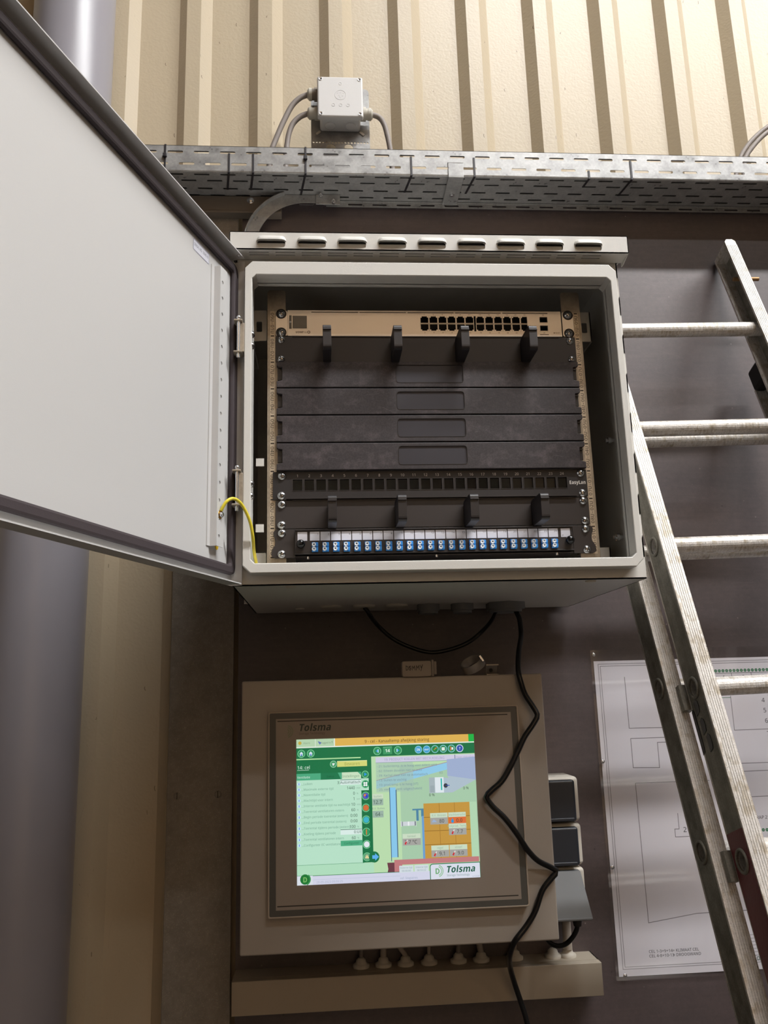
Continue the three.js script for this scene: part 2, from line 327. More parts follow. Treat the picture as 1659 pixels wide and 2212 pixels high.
// ---------------------------------------------------------------- cable tray, ties, bend
const TX0 = -0.585, TX1 = 1.3, TF = -0.277, TB = 0.839, TT = 0.8985;
{
  const t = thing('cable_tray', 'galvanised perforated cable tray running along the wall above the cabinet', 'cable tray', [0.2, TB, ZW]);
  const slotRow = (s, y, x0, h, keyed, conv = (q) => q) => { for (let x = x0 - 0.0525 * 20; x < TX1 - 0.03; x += 0.0525) if (x > TX0 + 0.03) s.holes.push(hole(x - 0.0155, x + 0.0155, conv(y) - h / 2, conv(y) + h / 2, h * 0.49)); };
  const front = rect(TX0, TX1, TB + 0.003, TT);
  slotRow(front, 0.8835, -0.4598, 0.0056); slotRow(front, 0.857, -0.4366, 0.0056);
  part(t, 'front_side', [ext(front, TF - 0.0012, TF), box(TX0, TX1, TT - 0.001, TT, TF - 0.012, TF), box(TX0, TX1, TT - 0.006, TT, TF - 0.0125, TF - 0.0115)], M.steel);
  const bottom = rect(TX0, TX1, -TF + 0.003, -ZW - 0.006);
  slotRow(bottom, 0.2865, -0.4598, 0.0046); slotRow(bottom, 0.307, -0.4366, 0.005); slotRow(bottom, 0.334, -0.4598, 0.0056); slotRow(bottom, 0.358, -0.4366, 0.0056);
  const bend = poly([[-(TF), TB + 0.003], [-(TF) + 0.0009, TB + 0.0009], [-(TF) + 0.003, TB], [-(TF) + 0.003, TB + 0.0012], [-(TF) + 0.0017, TB + 0.0017], [-(TF) + 0.0012, TB + 0.003]]);
  part(t, 'bottom', [extY(bottom, TB, TB + 0.0012), extX(bend, TX0, TX1)], M.steel);
  part(t, 'back_side', box(TX0, TX1, TB, TT, ZW + 0.001, ZW + 0.0022), M.steel);
  const lip = rect(-0.155, TX1, TB - 0.0135, TB - 0.001);
  slotRow(lip, TB - 0.0075, -0.4598, 0.0044);
  part(t, 'edge_strip', [ext(lip, -0.3735, -0.3725), box(-0.155, TX1, TB - 0.002, TB - 0.001, -0.3735, -0.369)], M.steel);
  const k = part(t, 'strap', [rbox(0.0965, 0.129, 0.8365, 0.868, TF, TF + 0.0025, 0.001, 1), rbox(0.0965, 0.129, 0.8345, 0.837, -0.3765, TF + 0.0025, 0.001, 1), rbox(0.0965, 0.129, 0.868, 0.8705, TF - 0.006, TF + 0.0025, 0.001, 1)], M.steel);
  part(k, 'strap_screw', [cylY(0.1125, 0.830, 0.8345, -0.335, 0.003), cylY(0.1125, 0.8315, 0.8345, -0.335, 0.0055, 0.0055, 6)], M.zinc);
  part(t, 'joint_plate', [rbox(-0.177, -0.126, 0.815, 0.8385, -0.3498, -0.347, 0.0008, 1)], M.steel);
  for (const [x, y] of [[-0.1665, 0.832], [-0.1395, 0.818]]) part(t, 'bolt', [cylZ(x, y, -0.347, -0.3405, 0.0042, 0.0042, 6), cylZ(x, y, -0.347, -0.335, 0.0022)], M.zinc);
  const cr = thing('curved_tray_bend', 'grey curved sheet-metal tray bend dropping from the cable tray behind the cabinet', 'tray bend', [-0.3, 0.5, -0.351]);
  const arc = new THREE.Shape();
  arc.absarc(-0.1995, 0.7166, 0.1287, Math.PI / 2 + 0.33, Math.PI, false); arc.lineTo(-0.3282, 0.5); arc.lineTo(-0.3022, 0.5); arc.lineTo(-0.3022, 0.7166);
  arc.absarc(-0.1995, 0.7166, 0.1027, Math.PI, Math.PI / 2, true); arc.lineTo(-0.15, 0.8193); arc.lineTo(-0.15, 0.8375); arc.lineTo(-0.175, 0.8375); arc.closePath();
  part(cr, 'bend_side', ext(arc, -0.3512, -0.35, 0, 24), M.steel);
  const rim = new THREE.Shape();
  rim.absarc(-0.1995, 0.7166, 0.1287, Math.PI / 2 + 0.35, Math.PI, false); rim.lineTo(-0.3282, 0.5); rim.lineTo(-0.3267, 0.5); rim.lineTo(-0.3267, 0.7166); rim.absarc(-0.1995, 0.7166, 0.1272, Math.PI, Math.PI / 2 + 0.35, true); rim.closePath();
  part(cr, 'bend_rim', ext(rim, -0.3512, -0.338, 0, 24), M.steel);
}
{
  const ties = [[-0.4797, 0.8985, TF, 'beside the open door', 1], [-0.3515, 0.881, -0.335, 'second from the open door'], [-0.303, 0.881, -0.335, 'above the flashing screw'], [-0.1968, 0.8985, -0.362, 'above the curved bend', 1],
    [0.0205, 0.8815, -0.335, 'left of the strap'], [0.152, 0.8815, -0.336, 'right of the strap'], [0.3943, 0.856, -0.306, 'short one two slots from the ladder'], [0.4859, 0.8815, -0.335, 'with a frayed end nearest the ladder']];
  for (const [x, y1, zb, where, knot] of ties) {
    const t = thing('cable_tie', 'black cable tie around the perforated tray, ' + where, 'cable tie', [x, TB, TF], 'cable ties on the tray');
    const lean = (zb - TF) * 0.16;
    const g = [rbox(x - 0.0021, x + 0.0021, TB - 0.0015, y1, TF + 0.0003, TF + 0.0016, 0.0005, 1)];
    if (zb < TF - 0.01) g.push(extY(poly([[x - 0.0021, -TF - 0.0016], [x + 0.0021, -TF - 0.0016], [x + 0.0021 + lean, -zb], [x - 0.0021 + lean, -zb]]), TB - 0.0016, TB - 0.0004));
    part(t, 'strap', g, M.tie);
    if (knot) { part(t, 'head', rbox(x - 0.004, x + 0.004, 0.869, 0.877, TF + 0.0003, TF + 0.006, 0.0012, 1), M.tie); part(t, 'over_loop', rbox(x - 0.0021, x + 0.0021, TT, TT + 0.0012, TF - 0.014, TF + 0.0016, 0.0005, 1), M.tie); }
    else part(t, 'hook', rbox(x - 0.0021, x + 0.0021, y1 - 0.0012, y1 + 0.0006, TF - 0.006, TF + 0.0016, 0.0005, 1), M.tie);
  }
}

{ // cables laid in the tray
  const lay = [[-0.2885, 0.0055, 'thin black'], [-0.3005, 0.006, 'thick grey'], [-0.313, 0.0062, 'thick black'], [-0.3245, 0.005, 'thin grey'], [-0.3355, 0.0058, 'dark brown'], [-0.348, 0.0062, 'wide black'], [-0.3595, 0.005, 'slim grey'], [-0.3695, 0.005, 'black rearmost']];
  for (const [i, [z, r, w]] of lay.entries()) part(thing('tray_cable', w + ' cable lying along the inside of the cable tray', 'cable', [0.2, TB + 0.0013, z], 'cables inside the tray'), 'sheath', tube([[TX0, TB + 0.0013 + r, z], [-0.4, TB + 0.0013 + r, z + 0.001], [0.1, TB + 0.0013 + r, z - 0.001], [0.7, TB + 0.0013 + r, z + 0.001], [TX1, TB + 0.0013 + r, z]], r, 24, 10), i % 2 ? M.cableOld : M.cableBlack);
}

// ---------------------------------------------------------------- junction box on its bracket
{
  const t = thing('junction_box', 'pale grey square junction box with three cable glands above the tray', 'junction box', [-0.1225, 0.99, -0.355]);
  const pl = rect(-0.1855, -0.058, 0.845, 1.106, 0.012);
  for (let i = 0; i < 18; i++) pl.holes.push(circ(-0.1805 + i * 0.0069, 0.9705, 0.0023));
  for (const x of [-0.143, -0.105]) pl.holes.push(circ(x, 0.957, 0.0105));
  part(t, 'bracket_plate', ext(pl, -0.3575, -0.356, 0, 6), M.steel, 'perforated galvanised mounting plate');
  part(t, 'body', rbox(-0.166, -0.079, 0.995, 1.083, -0.3555, -0.311, 0.006, 3), M.boxGrey);
  part(t, 'lid', rbox(-0.1712, -0.0742, 0.9905, 1.0885, -0.3125, -0.2985, 0.004, 3), M.boxGrey);
  for (const [x, y] of [[-0.164, 1.0815], [-0.0815, 1.0815], [-0.164, 0.9975], [-0.0815, 0.9975]]) { const s = part(t, 'lid_screw', lathe([[0.0034, 0], [0.0034, 0.0014], [0.0028, 0.0014], [0.0025, 0.0006], [0, 0.0006]], 16).rotateX(Math.PI / 2).translate(x, y, -0.2987), M.zinc); part(s, 'screw_slot', [box(x - 0.0018, x + 0.0018, y - 0.0004, y + 0.0004, -0.2982, -0.2978), box(x - 0.0004, x + 0.0004, y - 0.0018, y + 0.0018, -0.2982, -0.2978)], M.recessShade); }
  part(t, 'embossed_mark', [new THREE.TorusGeometry(0.0118, 0.0005, 6, 36).translate(-0.1222, 1.043, -0.2985), ...[-0.0155, 0, 0.0155].map((d) => new THREE.TorusGeometry(0.0034, 0.0005, 6, 18).translate(-0.1222 + d, 1.0185, -0.2985)), new THREE.TorusGeometry(0.003, 0.0005, 6, 18).translate(-0.1222, 1.0705, -0.2985),
    ...[[-0.006, 0.006], [0, 0.007], [0.006, 0.005], [-0.003, 0], [0.004, -0.001], [0, -0.006], [-0.0015, -0.003]].map(([a, b]) => box(-0.1222 + a - 0.0012, -0.1222 + a + 0.0012, 1.043 + b - 0.0016, 1.043 + b + 0.0016, -0.2986, -0.2982))], M.boxGrey);
  for (const x of [-0.1445, -0.1005]) part(t, 'knockout', lathe([[0.0115, 0], [0.0115, 0.003], [0.009, 0.0034], [0, 0.0026]], 24).rotateX(Math.PI).translate(x, 0.9955, -0.333), M.boxGrey);
  for (const [s, x, y, dirty] of [[-1, -0.166, 1.0705, 1], [-1, -0.166, 1.0235, 0], [1, -0.079, 1.024, 0]]) {
    const g = part(t, 'cable_gland', [cylX(Math.min(x, x + s * 0.012), Math.max(x, x + s * 0.012), y, -0.333, 0.0145, 0.0145, 6), cylX(Math.min(x + s * 0.012, x + s * 0.017), Math.max(x + s * 0.012, x + s * 0.017), y, -0.333, 0.0118, 0.0118, 24)], dirty ? mat(0x7d7468, 0.55) : M.glandGrey);
    part(g, 'gland_nut', [cylX(Math.min(x + s * 0.017, x + s * 0.023), Math.max(x + s * 0.017, x + s * 0.023), y, -0.333, 0.013, 0.013, 24), cylX(Math.min(x + s * 0.023, x + s * 0.027), Math.max(x + s * 0.023, x + s * 0.027), y, -0.333, s > 0 ? 0.0125 : 0.0085, s > 0 ? 0.0085 : 0.0125, 24)], M.glandGrey);
  }
  for (const s of [-1, 1]) part(t, 'mounting_lug', ext(rect(-0.0025, 0.0025, -0.006, 0.006, 0.002), -0.3555, -0.3535).rotateZ(s * 0.85).translate(-0.1225 + s * 0.0475, 0.9925, 0), M.socketWhite);
  const runs = [['leaving the upper gland of the junction box', [[-0.189, 1.0705, -0.333], [-0.197, 1.069, -0.335], [-0.207, 1.064, -0.335], [-0.224, 1.046, -0.335], [-0.242, 1.009, -0.335], [-0.258, 0.967, -0.335], [-0.27, 0.93, -0.335], [-0.277, 0.87, -0.34], [-0.277, 0.862, -0.34]]],
    ['leaving the lower gland of the junction box', [[-0.189, 1.0235, -0.333], [-0.198, 1.022, -0.335], [-0.209, 1.016, -0.335], [-0.224, 0.999, -0.335], [-0.233, 0.973, -0.335], [-0.238, 0.935, -0.335], [-0.24, 0.87, -0.33], [-0.24, 0.862, -0.33]]],
    ['from the single gland opposite', [[-0.056, 1.024, -0.333], [-0.047, 1.0235, -0.335], [-0.037, 1.018, -0.335], [-0.028, 1.003, -0.335], [-0.022, 0.978, -0.335], [-0.016, 0.938, -0.335], [-0.012, 0.87, -0.335], [-0.012, 0.862, -0.335]]]];
  for (const [w, pts] of runs) part(thing('grey_cable', 'grey cable ' + w + ' and dropping into the tray', 'cable', pts[0], 'grey cables at the tray'), 'sheath', tube(pts, 0.0058, 60, 12), M.cableGrey);
  for (const [w, pts] of [['upper', [[0.93, 1.085, -0.34], [0.841, 1.022, -0.34], [0.818, 1.004, -0.34], [0.787, 0.972, -0.34], [0.764, 0.936, -0.34], [0.745, 0.88, -0.335], [0.74, 0.862, -0.335]]], ['lower', [[0.93, 1.06, -0.33], [0.839, 1.005, -0.33], [0.816, 0.987, -0.33], [0.791, 0.96, -0.33], [0.772, 0.933, -0.33], [0.757, 0.88, -0.32], [0.755, 0.862, -0.32]]]])
    part(thing('grey_cable', w + ' of two grey cables rising from the tray at the ladder end', 'cable', pts[0], 'grey cables at the tray'), 'sheath', tube(pts, 0.0052, 40, 12), M.cableGrey);
}

// ---------------------------------------------------------------- the rack cabinet
const CX0 = -0.2995, CX1 = 0.305, CY0 = -0.046, CY1 = 0.47, CF = 0.045, CB = -0.36;
const cabinet = thing('rack_cabinet', 'light grey wall-mounted rack cabinet with its door swung open', 'cabinet', [0, CY0, CB]);
{
  const c = cabinet, th = 0.002;
  part(c, 'body', [box(CX0, CX1, CY0, CY1, CB, CB + th), box(CX0, CX0 + th, CY0, CY1, CB, CF), box(CX1 - th, CX1, CY0, CY1, CB, CF), box(CX0, CX1, CY1 - th, CY1, CB, CF), box(CX0, CX1, CY0, CY0 + th, CB, CF)], M.paint);
  const fl = rect(CX0, CX1, CY0, CY1, 0.001); fl.holes.push(chamfered(THREE.Path, -0.2725, 0.2825, -0.0175, 0.4245, 0.006));
  const rim = chamfered(THREE.Shape, -0.2835, 0.2925, -0.0315, 0.4465, 0.011); rim.holes.push(chamfered(THREE.Path, -0.2725, 0.2825, -0.0175, 0.4245, 0.006));
  part(c, 'front_frame', [ext(fl, CF - 0.002, CF), ext(rim, CF - 0.012, 0.0715, 0.0012)], M.paint);
  for (const [x, z] of [[-0.311, -0.016], [-0.311, 0.41], [0.305, -0.005], [0.305, 0.41]]) part(c, 'wall_bracket', box(x - 0.011, x + 0.011, z - 0.012, z + 0.022, ZW, CB + 0.001), M.zinc);
  // rain hood with stamped louvres
  const HY = 0.463, HF = 0.078, hx0 = -0.3066, hx1 = 0.3135;
  const face = rect(hx0, hx1, HY, HY + 0.0295, 0.0012);
  const lx = Array.from({ length: 9 }, (_, i) => -0.2434 + i * 0.06162);
  for (const x of lx) face.holes.push(hole(x - 0.021, x + 0.021, HY + 0.0035, HY + 0.0150, 0.0045));
  const under = rect(hx0, hx1, -HF, -CF - 0.002);
  for (let i = 0; i < 14; i++) for (const z of [0.0685, 0.0605]) { const x = -0.2778 + i * 0.04; under.holes.push(hole(x, x + 0.03, -z - 0.0015, -z + 0.0015, 0.0012)); }
  const side = [[-HF, HY], [-HF, HY + 0.0292], [-CB, HY + 0.04], [-CB, CY1 + 0.001], [-CF + 0.0002, CY1 + 0.001], [-CF + 0.0002, HY - 0.006], [-CF - 0.008, HY - 0.006]];
  const hd = part(c, 'rain_hood', [ext(face, HF - 0.0015, HF), extY(under, HY, HY + 0.0014), extX(poly(side), hx0, hx0 + 0.0012), extX(poly(side), hx1 - 0.0012, hx1), extX(poly([[-HF, HY + 0.028], [-HF, HY + 0.0295], [-CB, HY + 0.0405], [-CB, HY + 0.039]]), hx0, hx1)], M.paint);
  part(hd, 'vent_liner', box(hx0 + 0.002, hx1 - 0.002, HY + 0.003, HY + 0.012, HF - 0.005, HF - 0.0035), M.paint);
  part(hd, 'slot_shade_strip', box(hx0 + 0.002, hx1 - 0.002, HY + 0.0024, HY + 0.0032, CF + 0.003, HF - 0.007), M.voidBlack);  // near-black strip added so the underside slots read as shaded
  for (const x of lx) { // each louvre is a shallow pressed eyebrow, open below
    const W = 16, H = 6, pos = [], idx = [];
    for (let j = 0; j <= H; j++) for (let i = 0; i <= W; i++) {
      const a = i / W * 2 - 1, v = j / H, half = 0.0228 - 0.0045 * v * v, e = Math.pow(1 - Math.pow(Math.abs(a), 5), 0.5);
      pos.push(x + a * half, HY + 0.0132 + 0.0088 * v, HF + 0.0002 + 0.0066 * e * Math.sqrt(Math.max(0, 1 - v * v)));
    }
    for (let j = 0; j < H; j++) for (let i = 0; i < W; i++) { const p = j * (W + 1) + i; idx.push(p, p + 1, p + W + 1, p + 1, p + W + 2, p + W + 1); }
    const g = new THREE.BufferGeometry(); g.setAttribute('position', new THREE.Float32BufferAttribute(pos, 3)); g.setIndex(idx); g.computeVertexNormals(); g.setAttribute('uv', new THREE.Float32BufferAttribute(new Float32Array(pos.length / 3 * 2), 2));
    part(hd, 'vent_louvre', g, M.paintLouvre ??= (() => { const m = M.paint.clone(); m.side = THREE.DoubleSide; m.userData.tile = 0.08; return m; })());
  }
  // hinges and their screws
  for (const y of [0.3215, 0.0905]) {
    const h = part(c, 'hinge', [rbox(-0.2925, -0.2835, y - 0.023, y + 0.023, CF, 0.0735, 0.001, 1), rbox(-0.2985, -0.286, y + 0.0235, y + 0.0265, 0.06, 0.08, 0.001, 1), rbox(-0.2985, -0.286, y - 0.0265, y - 0.0235, 0.06, 0.08, 0.001, 1)], M.railSteel);
    part(h, 'hinge_pin', [cylY(-0.2915, y - 0.034, y + 0.03, 0.0765, 0.0024, 0.0024, 12), new THREE.SphereGeometry(0.0032, 12, 8).translate(-0.2915, y + 0.03, 0.0765)], M.zinc);
    for (const d of [-0.009, 0.009]) part(c, 'hinge_screw', lathe([[0, 0.004], [0.003, 0.0036], [0.005, 0.0016], [0.0054, 0]], 16).rotateZ(-Math.PI / 2).translate(-0.2725, y + d, 0.0625), M.chrome);
  }
  // rack rails with printed unit scale
  const scale = (flip) => canvasTex(64, 2048, (g, w, h) => {
    g.fillStyle = '#cfc2ad'; g.fillRect(0, 0, w, h);
    const U = h / 9;
    for (let i = 0; i < 9; i++) {
      const dn = String(9 - i).padStart(2, '0'), up = String(i + 1).padStart(2, '0');
      g.save();
      g.translate(w / 2, (i + 0.5) * U); g.rotate(flip ? -Math.PI / 2 : Math.PI / 2);
      g.fillStyle = '#231b16'; g.font = '62px monospace'; g.textBaseline = 'middle'; g.textAlign = 'center';
      g.fillText(flip ? up + 'U-' + dn + 'U' : dn + 'U-' + up + 'U', -8, 2, U - 44);
      g.fillRect(U / 2 - 14, -24, 9, 48);
      g.restore();
    }
  });
  for (const s of [-1, 1]) {
    const x0 = s < 0 ? -0.2545 : 0.2235, x1 = s < 0 ? -0.2255 : 0.2545, f = rect(x0, x1, -0.04, 0.4365, 0.006);
    for (let u = 0; u < 9; u++) for (const d of [0.00635, 0.0222, 0.0381]) f.holes.push(hole(s * 0.23255 - 0.0047, s * 0.23255 + 0.0047, u * 0.04445 + d - 0.0047, u * 0.04445 + d + 0.0047));
    const ox = s < 0 ? x0 : x1;
    const rl = part(c, 'rack_rail', [ext(f, -0.0035, -0.0015, 0.0004), box(Math.min(ox, ox - s * 0.002), Math.max(ox, ox - s * 0.002), -0.04, 0.43, -0.04, -0.003)], M.railSteel, 'galvanised rail printed with unit numbers');
    const m = new THREE.MeshPhysicalMaterial({ map: scale(s > 0), roughness: 0.45, metalness: 0.4 });
    part(rl, 'unit_scale', new THREE.PlaneGeometry(0.0072, 0.40005).translate(s < 0 ? -0.2465 : 0.2466, 0.2, -0.0013), m);
  }
  // mounting angles between rails and side walls
  for (const [s, y0, y1] of [[-1, 0.362, 0.415], [1, 0.362, 0.415], [-1, -0.042, 0.014], [1, -0.042, 0.014]]) {
    const inner = s * 0.2575, outer = s < 0 ? CX0 + 0.002 : CX1 - 0.002;
    const f = rect(Math.min(inner, s * 0.281), Math.max(inner, s * 0.281), y0, y1, 0.002); f.holes.push(hole(s * 0.2695 - 0.0045, s * 0.2695 + 0.0045, (y0 + y1) / 2 - 0.011, (y0 + y1) / 2 + 0.007, 0.002));
    part(c, 'rail_angle', [ext(f, -0.032, -0.03), box(Math.min(s * 0.281, s * 0.279), Math.max(s * 0.281, s * 0.279), y0, y1, -0.15, -0.03), box(Math.min(s * 0.281, outer), Math.max(s * 0.281, outer), y0, y1, -0.15, -0.148)], M.paint);
  }
  part(c, 'cable_bracket', [box(0.262, 0.2635, 0.02, 0.155, -0.14, -0.09), box(0.2635, 0.284, 0.02, 0.155, -0.0915, -0.09)], M.railSteel);
  for (const y of [0.03, 0.19]) part(c, 'side_stud', [cylX(0.288, CX1 - 0.002, y, -0.03, 0.003, 0.003, 12), cylX(0.292, 0.297, y, -0.03, 0.006, 0.006, 6)], M.zinc);
  for (const [y, w] of [[0.147, 0.012], [0.045, 0.012]]) part(c, 'door_clip', box(-0.2705, -0.2705 + w, y - 0.006, y + 0.006, 0.006, 0.0085), M.paint);
  // underside: blanking plugs, hex glands, drain plugs
  for (const x of [-0.157, -0.099, -0.0405]) part(c, 'blanking_plug', lathe([[0.0205, 0], [0.0205, 0.002], [0.0185, 0.0045], [0, 0.0045]], 28).rotateX(Math.PI).translate(x, CY0, -0.255), M.glandGrey);
  for (const [x, r] of [[0.0175, 0.022], [0.0795, 0.022], [0.159, 0.037]]) part(c, 'cable_gland', [cylY(x, CY0 - 0.012, CY0, -0.262, r, r, 6), cylY(x, CY0 - 0.017, CY0 - 0.012, -0.262, r * 0.8, r * 0.8, 28)], M.plugGrey);
  for (const [x, z] of [[-0.218, 0.028], [0.225, 0.03], [-0.214, -0.285]]) part(c, 'drain_plug', lathe([[0.008, 0], [0.008, 0.0012], [0.0065, 0.0024], [0, 0.0026]], 20).rotateX(Math.PI).translate(x, CY0, z), M.socketWhite);

  // door: own axes, x along the leaf from the hinge, y up, -z towards the room side shown
  const D0 = -0.016, DW = 0.575, DY0 = -0.046, DY1 = 0.455, DD = 0.0205;
  const leaf = rect(D0, DW, DY0, DY1, 0.002);
  const edges = [box(0.0, DW, DY1 - 0.0016, DY1, 0, DD), box(0.0, DW, DY0, DY0 + 0.0016, 0, DD), box(DW - 0.0016, DW, DY0, DY1, 0, DD), box(D0 + 0.004, D0 + 0.0056, DY0, DY1, 0.0045, DD)];
  const dg = merge([ext(leaf, DD, DD + 0.0016), ...edges]);
  metreUV(dg, 0.08);
  const door = new THREE.Mesh(dg, M.paintDoor);
  door.name = 'door'; door.castShadow = door.receiveShadow = true;
  door.position.set(-0.285, -CY0, 0.066 - CB);
  door.rotation.y = Math.atan2(-0.941, -0.337);
  base.set(door, [0, 0, 0]);
  c.add(door);
  const gk = rect(-0.009, DW - 0.014, DY0 + 0.0135, DY1 - 0.0105, 0.014); gk.holes.push(hole(0.007, DW - 0.029, DY0 + 0.028, DY1 - 0.0245, 0.004));
  part(door, 'gasket', ext(gk, DD - 0.008, DD, 0.0035, 6), M.gasket, 'dark foam gasket');
  const st = rect(0.0385, 0.0595, 0.0, 0.4125, 0.001);
  for (let y = 0.014; y < 0.41; y += 0.025) st.holes.push(circ(0.0525, y, 0.0026));
  const stf = part(door, 'stiffener', [ext(st, DD - 0.0115, DD - 0.010, 0, 8), box(0.0583, 0.0597, 0.0, 0.4125, DD - 0.0105, DD), box(0.0583, 0.0675, 0.0, 0.4125, DD - 0.0016, DD - 0.0002)], M.paintDoor, 'perforated stiffening strip');
  part(stf, 'earth_stud', [new THREE.CylinderGeometry(0.0042, 0.0042, 0.004, 6).rotateX(Math.PI / 2).translate(0.0495, 0.0444, DD - 0.0125), new THREE.CylinderGeometry(0.0028, 0.0028, 0.02, 12).rotateX(Math.PI / 2).translate(0.0495, 0.0444, DD - 0.006)], M.zinc);
  part(door, 'earth_sticker', new THREE.CylinderGeometry(0.005, 0.005, 0.0003, 16).rotateX(Math.PI / 2).translate(0.037, 0.0035, DD - 0.0003), M.yellow, 'yellow dot');
  const lab = canvasTex(512, 176, (g, w, h) => {
    g.fillStyle = '#dfe0ea'; g.fillRect(0, 0, w, h); g.strokeStyle = '#6a6a88'; g.lineWidth = 7; g.strokeRect(8, 8, w - 16, h - 16);
    g.fillStyle = '#3c3c58'; g.font = '62px sans-serif'; g.textBaseline = 'middle'; g.textAlign = 'center'; g.fillText('SERIAL NO : 094519', w / 2, h * 0.44, w - 60);
  });
  part(door, 'serial_label', new THREE.PlaneGeometry(0.0465, 0.0168).rotateY(Math.PI).translate(0.0972, 0.4163, DD - 0.0003), new THREE.MeshPhysicalMaterial({ map: lab, roughness: 0.4 }));
  part(door, 'corner_rivet', new THREE.SphereGeometry(0.0028, 12, 8).translate(0.012, DY1 - 0.0012, 0.004), M.zinc);
}
{ // earth strap
  const stripe = dataTex(4, 16, (u, v) => (v > 0.28 && v < 0.62 ? [92, 140, 40] : [232, 214, 60]));
  const t = thing('earth_wire', 'yellow and green earth wire looping from the door to the cabinet', 'wire', [-0.309, 0.041, 0.11]);
  part(t, 'insulation', tube([[-0.309, 0.0495, 0.1115], [-0.3074, 0.0527, 0.112], [-0.3012, 0.0624, 0.112], [-0.2937, 0.0674, 0.107], [-0.2851, 0.0641, 0.098], [-0.2775, 0.0526, 0.09], [-0.2716, 0.0375, 0.083], [-0.2688, 0.019, 0.076], [-0.2685, 0.002, 0.06], [-0.2675, -0.012, 0.03], [-0.2665, -0.034, 0.008]], 0.0023, 80, 12), new THREE.MeshPhysicalMaterial({ map: stripe, roughness: 0.45 }));
  part(t, 'crimp_lug', [tube([[-0.3108, 0.0455, 0.1105], [-0.309, 0.0495, 0.1115]], 0.0019, 4, 8), new THREE.TorusGeometry(0.0048, 0.0011, 6, 16).rotateY(1.227).translate(-0.3105, 0.0444, 0.1095)], mat(0xb88a3a, 0.3, 1));
}

// ---------------------------------------------------------------- rack equipment
const screwGeo = lathe([[0, 0.0042], [0.0026, 0.0039], [0.0048, 0.0028], [0.0062, 0.001], [0.0064, 0]], 24).rotateX(Math.PI / 2);
const crossGeo = merge([box(-0.0031, 0.0031, -0.00065, 0.00065, 0.0026, 0.00415), box(-0.00065, 0.00065, -0.0031, 0.0031, 0.0026, 0.00415)]);
const washGeo = lathe([[0.0055, 0.0012], [0.0078, 0.0012], [0.0083, 0.0004], [0.0083, 0]], 24).rotateX(Math.PI / 2);
function rackScrews(t, u, z, washer) {
  for (const s of [-1, 1]) for (const d of [0.00635, 0.0381]) {
    if (washer) copyPart(t, 'washer', washGeo, M.black, [s * 0.23255, (u - 1) * 0.04445 + d, z]);
    const p = copyPart(t, 'screw', screwGeo, M.chrome, [s * 0.23255 + R(-0.0008, 0.0008), (u - 1) * 0.04445 + d + R(-0.0006, 0.0006), z + (washer ? 0.0006 : 0)]);
    p.rotation.z = R(0, 1.5);
    copyPart(p, 'cross_shade', crossGeo, M.recessShade, [0, 0, 0]);
  }
}
const panelUV = (g, y0, h) => { const p = g.attributes.position, uv = g.attributes.uv; for (let i = 0; i < p.count; i++) uv.setXY(i, (p.getX(i) + 0.2413) / 0.4826, (p.getY(i) - y0) / h); return g; };
const PX = 2048 / 0.4826;                          // print pixels per metre on rack fronts
